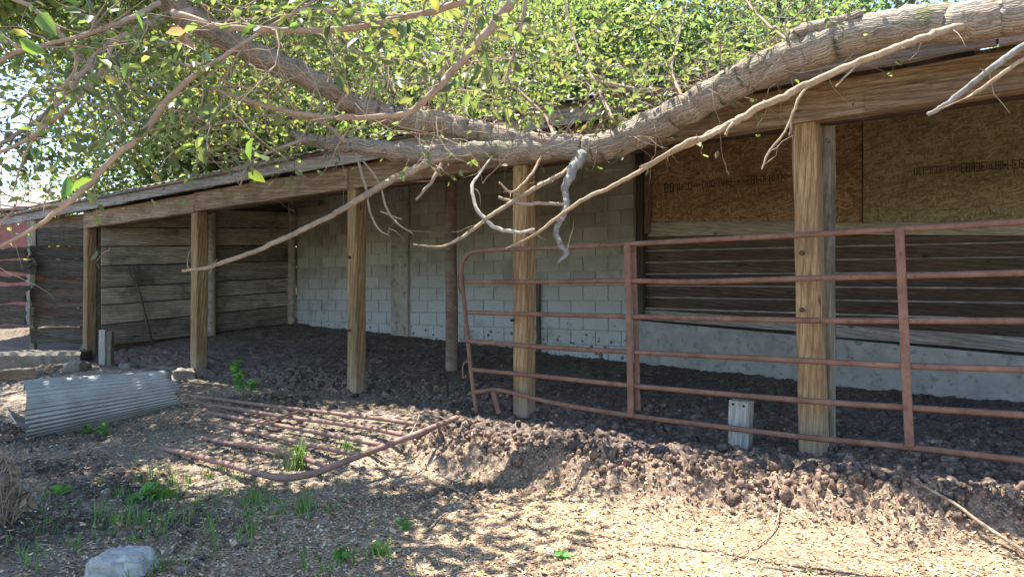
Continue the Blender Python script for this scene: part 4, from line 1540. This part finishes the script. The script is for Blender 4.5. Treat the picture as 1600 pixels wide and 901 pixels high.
# yard canopy: unseen foliage placed up-sun to shade the left yard, open over the right
cot = 1 / math.tan(SUN_EL)
sx_, sz_ = SUN_H.dot(RIGHT), SUN_H.dot(FWD0)
n = 4200
Xg = rng.uniform(-9.5, 0.4, n)
Zg = rng.uniform(2.2, 14.0, n)
edge_ = np.interp(Zg, (3.0, 3.5, 4.3, 5.5, 7), (-0.1, -0.15, -0.45, -0.9, -1.4)) + 0.35 * rng.normal(0, 1, n)
gap = (Zg > 4.9) & (Zg < 7.0) & (Xg > -3.0) & (rng.random(n) < 0.72)
hole = fbm(Xg * 1.1, Zg * 1.1, 301, 2) > 0.22
keep = (Xg < edge_) & ~gap & ~hole & (Xg > -0.78 * Zg - 1.0) & ((Zg < 9) | (Xg < -4.5))
Xg, Zg = Xg[keep], Zg[keep]
for x0_, x1_, z0_, z1_, n_ in ((-5.0, -2.9, 5.6, 8.2, 170), (-2.9, -0.7, 2.9, 4.7, 190), (-9.0, -5.0, 9.0, 13.0, 150)):  # extra clumps added to shade the sheet, near left ground and curb
    Xg = np.concatenate([Xg, rng.uniform(x0_, x1_, n_)])
    Zg = np.concatenate([Zg, rng.uniform(z0_, z1_, n_)])
H = rng.uniform(3.3, 6.0, len(Xg)) + 0.25 * np.clip(Zg - 4, 0, 9)
over.append(clumps(cam2world(Xg + sx_ * cot * H, Zg + sz_ * cot * H, H), (0.22, 0.22, 0.16), 50))
n_over = len(over[0])
# foliage in view at the upper left and along the top
n = 270
X_ = rng.uniform(-5.5, 0.6, n)
Z_ = rng.uniform(6.0, 9.0, n)
px_ = 800 + X_ / Z_ * F
py_ = rng.uniform(-60, 215, n)
keep = (px_ > -40) & ~((px_ < 125) & (py_ > 110)) & (py_ < 250 - px_ * 0.06)
H_ = CAM.z + (465 - py_) / F * Z_
over.append(clumps(cam2world(X_, Z_, H_)[keep], (0.22, 0.22, 0.15), 34))
ov = np.vstack(over)
rel = ov - np.array(CAM)[None]
pz = rel @ np.array(FWD)
oy = 450.5 - (rel @ np.array(UP)) / pz * F
ox = 800 + (rel @ np.array(RIGHT)) / pz * F
bad = (pz > 0.3) & (((ox < 122) & (oy > 118) & (oy < 420)) | ((oy > 270) & (oy < 700) & (ox > -100)))
n_over -= int(bad[:n_over].sum())
ov = ov[~bad]
lp = np.array(lp)
ls = np.array(ls)
ld = np.array(ld)
# keep the sprouts off the open front of the shed
rel = lp - np.array(CAM)[None]
pz = rel @ np.array(FWD)
ppy = 450.5 - (rel @ np.array(UP)) / pz * F
ppx = 800 + (rel @ np.array(RIGHT)) / pz * F
ok = (ppy < 285) | ((ppx < 170) & (ppy < 345) & (rng.random(len(lp)) < 0.3)) | (rng.random(len(lp)) < 0.06)
lz_ = np.interp(ppx, (200, 330, 450, 560, 740, 945, 1080, 1220, 1400, 1600), (3.85, 4.45, 4.95, 5.3, 5.5, 5.36, 5.02, 4.62, 4.2, 3.8))
ly_ = np.interp(ppx, (200, 270, 330, 390, 450, 510, 560, 620, 680, 740, 800, 885, 945, 1010, 1080, 1150, 1220, 1290, 1400, 1600), (-70, 8, 50, 80, 106, 135, 165, 183, 191, 205, 220, 230, 227, 201, 166, 128, 96, 70, 44, 18))
ok &= ~((np.abs(ppy - ly_) < 32) & (pz < lz_) & (ppx > 230) & (rng.random(len(lp)) < 0.8))
limb_y = np.interp(ppx, (200, 330, 450, 560, 680, 880, 950, 1080, 1220), (-70, 40, 95, 150, 175, 212, 205, 145, 75))
ok &= ~((ppy > limb_y) & (ppx > 330) & (pz < 5.7) & (rng.random(len(lp)) < 0.85))
lp, ls, ld = lp[ok], ls[ok], ld[ok]
allp = np.vstack([lp, ov])
alls = np.concatenate([ls * 1.15, np.full(n_over, 0.10), np.full(len(ov) - n_over, 0.066)])
alld = np.vstack([ld, rng.normal(0, 1, (len(ov), 3))])
V, T, C = leaf_cloud(allp, alls, green(len(allp), (0.09, 0.12, 0.046), 0.42, 0.02), 0.4, dirs=alld)
crown = mesh_obj('crown', fast_mesh('crown', V, T, M_LEAF, False, C), tree)
# few large leaves hanging close to the lens
big = []
for px, py, Z in ((145, 280, 1.7), (290, 50, 1.35), (275, 60, 1.35), (318, 75, 1.4), (395, 215, 1.9), (400, 240, 1.9), (60, 20, 1.5), (480, 10, 1.6), (560, 60, 1.7), (210, 20, 1.5), (520, 25, 1.5), (388, 270, 1.9), (105, 275, 1.8), (30, 60, 1.5)):
    big.append(tuple(at_d(px, py, Z)))
V, T, C = leaf_cloud(np.array(big), np.full(len(big), 0.05), green(len(big), (0.07, 0.12, 0.03), 0.3, 0.1), 1.2)
C[6:18] = (0.17, 0.10, 0.065)
mesh_obj('hanging_leaf', fast_mesh('hanging_leaf', V, T, M_LEAF, False, C), tree)['kind'] = 'stuff'


# ------------------------------------------------------------------ trees beyond the roof
def back_tree(name, c, h, rx, ry, label, hue, nleaf, size=0.085, low=0.25):
    c = Vector(c)
    base = Vector((c.x, c.y, 0))
    t = empty(name, base, label, 'tree', 'trees behind the shed')
    r0 = 0.10 + h * 0.014
    tops = []
    path = [(base.x, base.y, -0.2, r0 * 1.3), (base.x + R.gauss(0, .1), base.y, h * .25, r0), (base.x + R.gauss(0, .25), base.y + R.gauss(0, .25), h * .55, r0 * .7), (base.x + R.gauss(0, .3), base.y, h * .9, r0 * .2)]
    sp_ = smooth_path(path, 8)
    mesh_obj('trunk', tube_mesh('trunk', [tube_arrays(sp_, 10, 0.08, int(h * 7))], M_MTRUNK), t)
    cl = []
    nb = 11
    for b in range(nb):
        k = int(len(sp_) * (0.3 + 0.6 * b / nb))
        p0 = Vector(sp_[min(k, len(sp_) - 1), :3])
        an = b * 2.4 + R.uniform(-.4, .4)
        e = Vector((math.cos(an) * rx * .8, math.sin(an) * ry * .8, h * (0.12 + 0.2 * R.random())))
        bp = smooth_path([(*p0, r0 * .4), (*(p0 + e * .5 + Vector((0, 0, .2))), r0 * .22), (*(p0 + e), r0 * .06)], 6)
        mesh_obj('branch', tube_mesh('branch', [tube_arrays(bp, 6, 0.05, b)], M_MTRUNK), t)
    ncl = max(30, nleaf // 120)
    zc = h * (low + 1) / 2
    u = rng.normal(0, 1, (ncl, 3))
    u /= np.linalg.norm(u, axis=1)[:, None]
    rr3 = rng.uniform(0.35, 1.0, ncl) ** 0.6
    cc = np.array((base.x, base.y, zc)) + u * rr3[:, None] * np.array((rx, ry, h * (1 - low) / 2))
    sg = 0.13 * (rx + ry)
    pos = np.repeat(cc, nleaf // ncl, 0)
    pos = pos + rng.normal(0, 1, pos.shape) * np.array((sg, sg, sg * .7)) * rng.uniform(.5, 1.2, (len(pos), 1))
    g = green(len(pos), (hue[0] * 1.15, hue[1] * 1.0, hue[2] * 1.75), 0.38, 0.015)
    V, T, C = leaf_cloud(pos, np.full(len(pos), size), g, 0.3, aspect=0.7, fine=False)
    mesh_obj('crown', fast_mesh('crown', V, T, M_LEAF, False, C), t)
    return t


BT = [  # (name, photo column, distance, height, radii, label, hue, leaves)
    ('elm_tree', 270, 20.0, 9.0, 3.3, 3.0, 'bright green tree behind the roof beside the sky gap', (0.085, 0.13, 0.028), 30000),
    ('elm_tree', 430, 19.5, 9.2, 3.0, 2.8, 'sunlit yellowish tree behind the roof above the second post from the left', (0.10, 0.14, 0.03), 30000),
    ('elm_tree', 620, 18.0, 9.0, 2.9, 2.7, 'leafy tree behind the roof above the forked limb', (0.085, 0.13, 0.03), 30000),
    ('elm_tree', 810, 17.0, 8.6, 2.7, 2.4, 'tall fresh green tree behind the roof above the block wall', (0.09, 0.145, 0.032), 30000),
    ('elm_tree', 1000, 16.0, 8.2, 2.6, 2.4, 'fresh green tree directly behind the crook of the thick limb', (0.085, 0.14, 0.034), 28000),
    ('elm_tree', 1190, 15.5, 8.4, 2.7, 2.4, 'bluish green tree behind the roof over the rising limb', (0.07, 0.125, 0.04), 26000),
    ('elm_tree', 1420, 15.0, 8.4, 3.0, 2.6, 'dense dark tree at the right above the thick limb', (0.06, 0.105, 0.03), 12000),
    ('oak_tree', 20, 38.0, 6.5, 4.6, 3.5, 'low dark distant tree under the sky gap at far left', (0.05, 0.085, 0.022), 9000),
    ('oak_tree', 420, 30.0, 13.0, 5.5, 4.0, 'big distant tree filling the gaps between the left crowns', (0.07, 0.11, 0.028), 18000),
    ('oak_tree', 820, 28.0, 13.5, 5.5, 4.0, 'big distant tree filling the gaps between the middle crowns', (0.065, 0.11, 0.028), 18000),
    ('oak_tree', 1200, 26.0, 13.0, 5.0, 4.0, 'big distant tree behind the nearer crowns at the top right', (0.06, 0.105, 0.03), 14000),
]
for nm, px, Zt, h, rx, ry, lb, hue, nl in BT:
    p = CAM + RIGHT * ((px - 800) / F * Zt) + FWD0 * Zt
    back_tree(nm, (p.x, p.y, 0), h, rx, ry, lb, hue, int(nl * 0.85), 0.135 if nm == 'elm_tree' else 0.25, 0.12)

# ------------------------------------------------------------------ ground cover
# dead leaves and chips on the yard
def scatter(n, f):
    """sample n points in the yard, kept by probability f(x,y)"""
    out = np.zeros((0, 2))
    while len(out) < n:
        q = np.column_stack([rng.uniform(-7, 2.4, 4 * n), rng.uniform(-4.3, 0.2, 4 * n)])
        k = rng.random(len(q)) < f(q[:, 0], q[:, 1])
        out = np.vstack([out, q[k]])
    return out[:n]


def litter_p(x, y):
    d = y - bank_line(x)
    right = sstep(-3.1, -2.3, x)
    low = np.where(right > .5, sstep(0.06, -0.15, d), sstep(-0.3, -1.2, y) * 0.5)
    patch = 0.35 + 0.9 * np.clip(fbm(x * 1.5, y * 1.5, 133, 3) + 0.4, 0, 1)
    return np.clip(low * patch, 0, 1) * (0.35 + 0.65 * sstep(-4.5, -0.6, x))


def flat_leaves(name, pts, size, palette, label_kind=True, lift=0.004, aspect=0.5, tilt=0.35):
    n = len(pts)
    z = ground_z(pts[:, 0], pts[:, 1])
    pos = np.column_stack([pts, z + lift])
    a = rng.uniform(0, 2 * np.pi, n)
    d = np.column_stack([np.cos(a), np.sin(a), rng.normal(0, tilt, n)])
    w = np.column_stack([-np.sin(a), np.cos(a), rng.normal(0, tilt, n)])
    L = (size * rng.uniform(.5, 1.5, n))[:, None]
    W = L * aspect * rng.uniform(.6, 1.3, (n, 1)) * .5
    up = np.array((0, 0, 1.0)) * L * rng.uniform(-.05, .28, (n, 1))
    V = np.stack([pos - d * L * .5 + up, pos + w * W, pos + d * L * .5 + up, pos - w * W], 1).reshape(-1, 3)
    i = np.arange(n)[:, None] * 4
    T = np.concatenate([i + np.array([[0, 2, 1]]), i + np.array([[0, 3, 2]])], 0)
    pal = np.array(palette)
    c = pal[rng.integers(0, len(pal), n)] * rng.uniform(.65, 1.25, (n, 1))
    o = mesh_obj(name, fast_mesh(name, V, T, M_LITTER, False, np.repeat(c, 4, 0)))
    o['kind'] = 'stuff'
    return o


TAN = [(0.38, 0.28, 0.16), (0.48, 0.37, 0.23), (0.33, 0.21, 0.11), (0.42, 0.33, 0.21), (0.30, 0.155, 0.075), (0.54, 0.45, 0.31), (0.20, 0.125, 0.075), (0.37, 0.26, 0.15)]
flat_leaves('leaf_litter', scatter(34000, litter_p), 0.021, TAN)
flat_leaves('wood_chip', scatter(12000, litter_p), 0.02, [(0.20, 0.13, 0.09), (0.14, 0.10, 0.075), (0.48, 0.40, 0.30), (0.32, 0.25, 0.18)], aspect=0.25)
flat_leaves('yellow_leaf', scatter(160, lambda x, y: litter_p(x, y)), 0.035, [(0.45, 0.38, 0.06), (0.40, 0.40, 0.08), (0.25, 0.32, 0.06)], lift=0.008)
flat_leaves('brown_leaf', scatter(1700, lambda x, y: sstep(-0.9, -2.2, y) * (0.3 + 0.7 * (x < -1))), 0.04, [(0.34, 0.19, 0.11), (0.28, 0.16, 0.09), (0.42, 0.28, 0.17), (0.22, 0.13, 0.08)], lift=0.008, aspect=.6)
# specks on the dung floor
flat_leaves('straw_speck', np.column_stack([rng.uniform(-9, 2.5, 3500), rng.uniform(-0.5, 3.0, 3500)]), 0.022, [(0.25, 0.20, 0.15), (0.16, 0.12, 0.10), (0.10, 0.08, 0.07), (0.36, 0.31, 0.24)], aspect=0.35)


def icolump():
    import bmesh
    bm = bmesh.new()
    bmesh.ops.create_icosphere(bm, subdivisions=2, radius=1)
    v = np.array([q.co[:] for q in bm.verts])
    f = np.array([[q.index for q in fc.verts] for fc in bm.faces])
    bm.free()
    return v, f


IV, IF = icolump()


def clods(name, pts, sizes, cols, squash=0.8, sink=0.25, mat_=None):
    VV, FF, CC = [], [], []
    z = ground_z(pts[:, 0], pts[:, 1])
    for i, (p, s) in enumerate(zip(pts, sizes)):
        sd_ = rng.uniform(0, 50)
        r = 1 + 0.55 * fbm(IV[:, 0] * 1.7 + sd_, IV[:, 1] * 1.7 + IV[:, 2] * 2 + sd_, 5, 2) + 0.4 * fbm(IV[:, 0] * 4 + sd_, IV[:, 1] * 4 - IV[:, 2] * 4, 6, 2)
        sc = np.array((rng.uniform(.7, 1.3), rng.uniform(.7, 1.3), squash * rng.uniform(.7, 1.5)))
        a = rng.uniform(0, 6.28)
        q = IV * r[:, None] * sc
        q = np.column_stack([q[:, 0] * math.cos(a) - q[:, 1] * math.sin(a), q[:, 0] * math.sin(a) + q[:, 1] * math.cos(a), q[:, 2]])
        VV.append(q * s + np.array((p[0], p[1], z[i] + s * (squash - sink - 0.4))))
        FF.append(IF + i * len(IV))
        CC.append(np.repeat(cols[i][None], len(IV), 0))
    o = mesh_obj(name, fast_mesh(name, np.vstack(VV), np.vstack(FF), mat_ or M_SOIL, False, np.vstack(CC)))
    o['kind'] = 'stuff'
    return o


# clods on the trodden bank edge
n = 1500
bx = rng.uniform(-2.7, 2.4, n)
by = bank_line(bx) + rng.normal(-0.07, 0.10, n)
sz = np.abs(rng.normal(0.0, 0.012, n)) + 0.010
big_ = rng.random(n) < .10
sz[big_] *= 1.4
clods('bank_clod', np.column_stack([bx, by]), sz * 0.68, np.array((0.225, 0.155, 0.115))[None] * rng.uniform(.6, 1.35, (n, 1)), 1.0, 0.1)
# clods on the dung floor in front of and behind the gate
n = 2000
bx = rng.uniform(-6.5, 2.4, n)
by = bank_line(bx) + np.abs(rng.normal(0.1, 1.1, n))
by = np.where(bx < -3, np.abs(by) * 0.8, by)
sz = np.abs(rng.normal(0.0, 0.012, n)) + 0.007
clods('dung_clod', np.column_stack([bx, by]), sz, np.array((0.155, 0.115, 0.092))[None] * rng.uniform(.6, 1.6, (n, 1)), 0.7, 0.1)
# clods and crumbs in the left yard
n = 900
q = scatter(n, lambda x, y: sstep(-1.0, -2.2, x) * sstep(-0.4, -0.9, y) * sstep(-0.1, 0.5, fbm(x * 1.3, y * 1.3, 71, 3) + 0.15))
sz = np.abs(rng.normal(0.0, 0.011, n)) + 0.006
clods('yard_clod', q, sz, np.array((0.17, 0.138, 0.11))[None] * rng.uniform(.45, 1.35, (n, 1)), 0.7, 0.1)
q = np.column_stack([rng.normal(-1.9, .3, 60), rng.normal(-2.0, .25, 60)])


# thin fallen twigs
def ground_twig(pts, r, m, label=None, name='fallen_twig', cat='twig', group=None, lift=0.012):
    P = []
    for px, py, z0 in pts:
        p = at_z(px, py, z0)
        P.append((p.x, p.y, gz(p.x, p.y) + lift, r))
    P[-1] = P[-1][:3] + (r * .4,)
    o = mesh_obj(name, tube_mesh(name, [tube_arrays(smooth_path(P, 6), 7, 0.1, 3)], m))
    return tag(o, label, cat, group)


a_, b_ = at_z(1440, 757, 0.03), at_z(1600, 858, -0.17)
sp_ = smooth_path([(*a_, 0.006), (*(a_.lerp(b_, .35) + Vector((0, 0, .012))), 0.008), (*(a_.lerp(b_, .7) - Vector((0, 0, .006))), 0.009), (*a_.lerp(b_, 1.6), 0.010)], 8)
tag(mesh_obj('fallen_stick', tube_mesh('fallen_stick', [tube_arrays(sp_, 8, 0.12, 9)], M_DEADWD)), 'long straight fallen stick lying across the bank at the right edge', 'stick')
ground_twig([(580, 708, -.15), (600, 722, -.18), (618, 729, -.2), (650, 727, -.2), (680, 720, -.2), (700, 714, -.18)], 0.005, M_DEADWD, 'pale curved twig on the sunlit dirt right of the fallen gate', group='twigs on the ground')
ground_twig([(1220, 812, -.22), (1210, 830, -.22), (1190, 850, -.22), (1130, 880, -.22)], 0.004, M_DEADWD, 'thin curved pale twig in the sunlit leaf litter below the stub post', group='twigs on the ground')
ground_twig([(665, 750, -.2), (700, 768, -.22), (730, 780, -.22), (765, 806, -.22)], 0.004, M_TWIG, 'thin twig among the clods in front of the flat stone', group='twigs on the ground')
ground_twig([(670, 825, -.2), (690, 812, -.22), (700, 806, -.22)], 0.006, M_TWIG, 'short dark twig lying left of centre in the litter', group='twigs on the ground')
ground_twig([(270, 630, -.08), (300, 618, -.04), (330, 612, -.02), (350, 622, -.04), (352, 640, -.06)], 0.004, M_DEADWD, 'looping dry vine twig at the buried end of the fallen gate', group='twigs on the ground', lift=0.05)
ground_twig([(262, 640, -.1), (290, 625, -.04), (310, 636, -.07), (330, 650, -.1)], 0.004, M_DEADWD, 'dry twig between the corrugated sheet and the fallen gate', group='twigs on the ground', lift=0.03)
ground_twig([(625, 690, -.04), (640, 672, 0.02), (655, 655, 0.06), (650, 648, .08)], 0.005, M_DEADWD, 'pale dry twig draped over the lifted end of the fallen gate', group='twigs on the ground', lift=0.09)
ground_twig([(500, 770, -.2), (530, 790, -.2), (545, 815, -.2)], 0.004, M_TWIG, 'thin curved twig below the near corner of the fallen gate', group='twigs on the ground')
tws = []
for _ in range(260):
    p = (R.uniform(-6.5, 2.2), R.uniform(-4, -0.3))
    a = R.uniform(0, 6.28)
    L = R.uniform(.06, .26)
    P = []
    for k in range(5):
        x_, y_ = p[0] + math.cos(a) * L * k / 4, p[1] + math.sin(a) * L * k / 4
        a += R.gauss(0, .25)
        P.append((x_, y_, gz(x_, y_) + 0.007, 0.0022 * (1.4 - k / 5)))
    tws.append(tube_arrays(np.array(P), 4, cap=False))
mesh_obj('twig_litter', tube_mesh('twig_litter', tws, M_DEADWD))['kind'] = 'stuff'


# ------------------------------------------------------------------ grass and weeds
def blades(pts, h, n_each, lean=0.5, wid=0.004):
    VV, TT, CC = [], [], []
    off = 0
    for (x_, y_), hh, ne in zip(pts, h, n_each):
        z0 = gz(x_, y_) - 0.005
        for _ in range(ne):
            a = R.uniform(0, 6.28)
            H = hh * R.uniform(.5, 1.15)
            l = H * R.uniform(.15, lean * 1.6)
            w = wid * R.uniform(.6, 1.4)
            bx_, by_ = x_ + R.gauss(0, .02), y_ + R.gauss(0, .02)
            dx, dy = math.cos(a), math.sin(a)
            sx, sy = -dy, dx
            pts_ = []
            for t in (0, .4, .75, 1.0):
                cx_, cy_ = bx_ + dx * l * t * t, by_ + dy * l * t * t
                cz_ = z0 + H * (t - .25 * t * t * (l / H))
                ww = w * (1 - t * .95)
                pts_ += [(cx_ + sx * ww, cy_ + sy * ww, cz_), (cx_ - sx * ww, cy_ - sy * ww, cz_)]
            VV += pts_
            for k in range(3):
                b = off + 2 * k
                TT += [(b, b + 1, b + 3), (b, b + 3, b + 2)]
            g = np.array((0.10, 0.175, 0.05)) * R.uniform(.6, 1.4)
            CC += [tuple(g)] * 8
            off += 8
    return np.array(VV), np.array(TT), np.array(CC)


gp = []
for px, py, s in [(225, 800, .2), (260, 770, .3), (300, 745, .3), (330, 740, .3), (370, 760, .3), (385, 790, .25), (130, 840, .2), (200, 775, .25), (240, 820, .2), (475, 790, .2), (380, 840, .2), (275, 830, .2), (350, 770, .25),
                 (160, 815, .2), (10, 855, .15), (420, 770, .2), (235, 745, .2), (310, 790, .25), (60, 800, .2), (530, 870, .1), (230, 885, .08), (590, 858, .06)]:
    c = at_z(px, py, -0.18)
    for _ in range(12):
        gp.append((c.x + R.gauss(0, s * .8), c.y + R.gauss(0, s * .8)))
V, T, C = blades(gp, [R.uniform(.04, .15) for _ in gp], [R.randint(3, 7) for _ in gp])
mesh_obj('grass', fast_mesh('grass', V, T, M_GRASS, False, C))['kind'] = 'stuff'


def weed(name, px, py, z, h, label, kind='leafy', n=14, leaf=0.045, group=None):
    c = at_z(px, py, z)
    c.z = gz(c.x, c.y)
    o = empty(name, c, label, 'plant', group)
    if kind == 'tuft':
        V, T, C = blades([(c.x + R.gauss(0, .03), c.y + R.gauss(0, .03)) for _ in range(7)], [h] * 7, [n] * 7, 0.45, 0.004)
        mesh_obj('blades', fast_mesh('blades', V, T, M_GRASS, False, C), o)
        return
    stems, pos, dirs = [], [], []
    for s in range(1 if kind == 'stem' else 3):
        tip = c + Vector((R.gauss(0, h * .12), R.gauss(0, h * .12), h * R.uniform(.8, 1)))
        if kind == 'broad':
            tip = c + Vector((R.gauss(0, h * .3), R.gauss(0, h * .3), h * .5))
        P = smooth_path([(*c, 0.004), (*(c.lerp(tip, .5) + Vector((R.gauss(0, .02), R.gauss(0, .02), 0))), 0.003), (*tip, 0.0015)], 6)
        stems.append(tube_arrays(P, 5))
        for k in range(n):
            q = P[int((len(P) - 1) * (0.15 + 0.85 * k / n))]
            a = k * 2.4 + s
            pos.append(q[:3])
            dirs.append((math.cos(a), math.sin(a), 0.3))
    mesh_obj('stem', tube_mesh('stem', stems, M_GRASS2), o)
    V, T, C = leaf_cloud(np.array(pos), np.full(len(pos), leaf), green(len(pos), (0.09, 0.22, 0.045), .25, 0), 0.0, dirs=np.array(dirs) * 2.5, aspect=0.6 if kind != 'broad' else .4)
    mesh_obj('leaves', fast_mesh('leaves', V, T, M_GRASS, False, C), o)


M_GRASS2 = simple('green_stem', (0.08, 0.15, 0.04), (0.12, 0.2, 0.06), 12)
weed('nettle_plant', 376, 614, -0.02, 0.42, 'bright green upright nettle growing behind the fallen gate', 'stem', 46, 0.075)
weed('weed', 392, 612, -0.02, 0.14, 'low broad weed at the foot of the nettle', 'leafy', 8, 0.07)
weed('weed', 135, 664, -0.12, 0.13, 'small leafy weed in front of the corrugated sheet, left one', 'leafy', 6, 0.055)
weed('weed', 160, 668, -0.12, 0.12, 'small leafy weed in front of the corrugated sheet, right one', 'leafy', 6, 0.055)
weed('grass_tuft', 460, 728, -0.15, 0.26, 'tall green grass tuft growing through the fallen gate', 'tuft', 13)
weed('grass_tuft', 548, 706, -0.12, 0.15, 'small grass tuft between the rails near the fallen gate end', 'tuft', 7)
weed('grass_tuft', 480, 795, -0.18, 0.16, 'grass tuft below the near corner of the fallen gate', 'tuft', 8)
weed('dock_plant', 228, 770, -0.18, 0.14, 'broad leaved dock with long upright leaves in the left foreground', 'broad', 4, 0.15)
weed('weed', 632, 822, -0.2, 0.07, 'small green seedling in the litter left of centre', 'leafy', 5, 0.04)
weed('weed', 588, 860, -0.2, 0.07, 'small green seedling at the lower edge left of centre', 'leafy', 5, 0.04)
weed('weed', 530, 872, -0.2, 0.08, 'small green seedling nearest the bottom edge beside the rock side', 'leafy', 6, 0.04)
weed('weed', 878, 870, -0.21, 0.05, 'single round leaved yellow green seedling in the sunlit litter', 'leafy', 2, 0.055)
weed('weed', 100, 770, -0.18, 0.08, 'flat dark green rosette weed at the left', 'leafy', 6, 0.05)
# dead weed stump at the left edge
c = at_z(12, 815, -0.18)
dw = empty('dead_weed', (c.x, c.y, gz(c.x, c.y)), 'dry brown dead weed clump at the left picture edge', 'plant')
st = []
pos = []
for _ in range(26):
    tip = c + Vector((R.gauss(0, .07), R.gauss(0, .07), R.uniform(.15, .42)))
    P = smooth_path([(c.x + R.gauss(0, .02), c.y + R.gauss(0, .02), gz(c.x, c.y), 0.004), (*(c.lerp(tip, .6) + Vector((R.gauss(0, .03), R.gauss(0, .03), 0))), 0.003), (*tip, 0.0015)], 5)
    st.append(tube_arrays(P, 5))
    for q in P[4::2]:
        pos.append(q[:3])
mesh_obj('stem', tube_mesh('stem', st, M_TWIG), dw)
cols = np.array((0.20, 0.15, 0.10))[None] * rng.uniform(.6, 1.3, (len(pos), 1))
V, T, C = leaf_cloud(np.array(pos), np.full(len(pos), 0.05), cols, 1.0)
mesh_obj('leaves', fast_mesh('leaves', V, T, M_LITTER, False, C), dw)
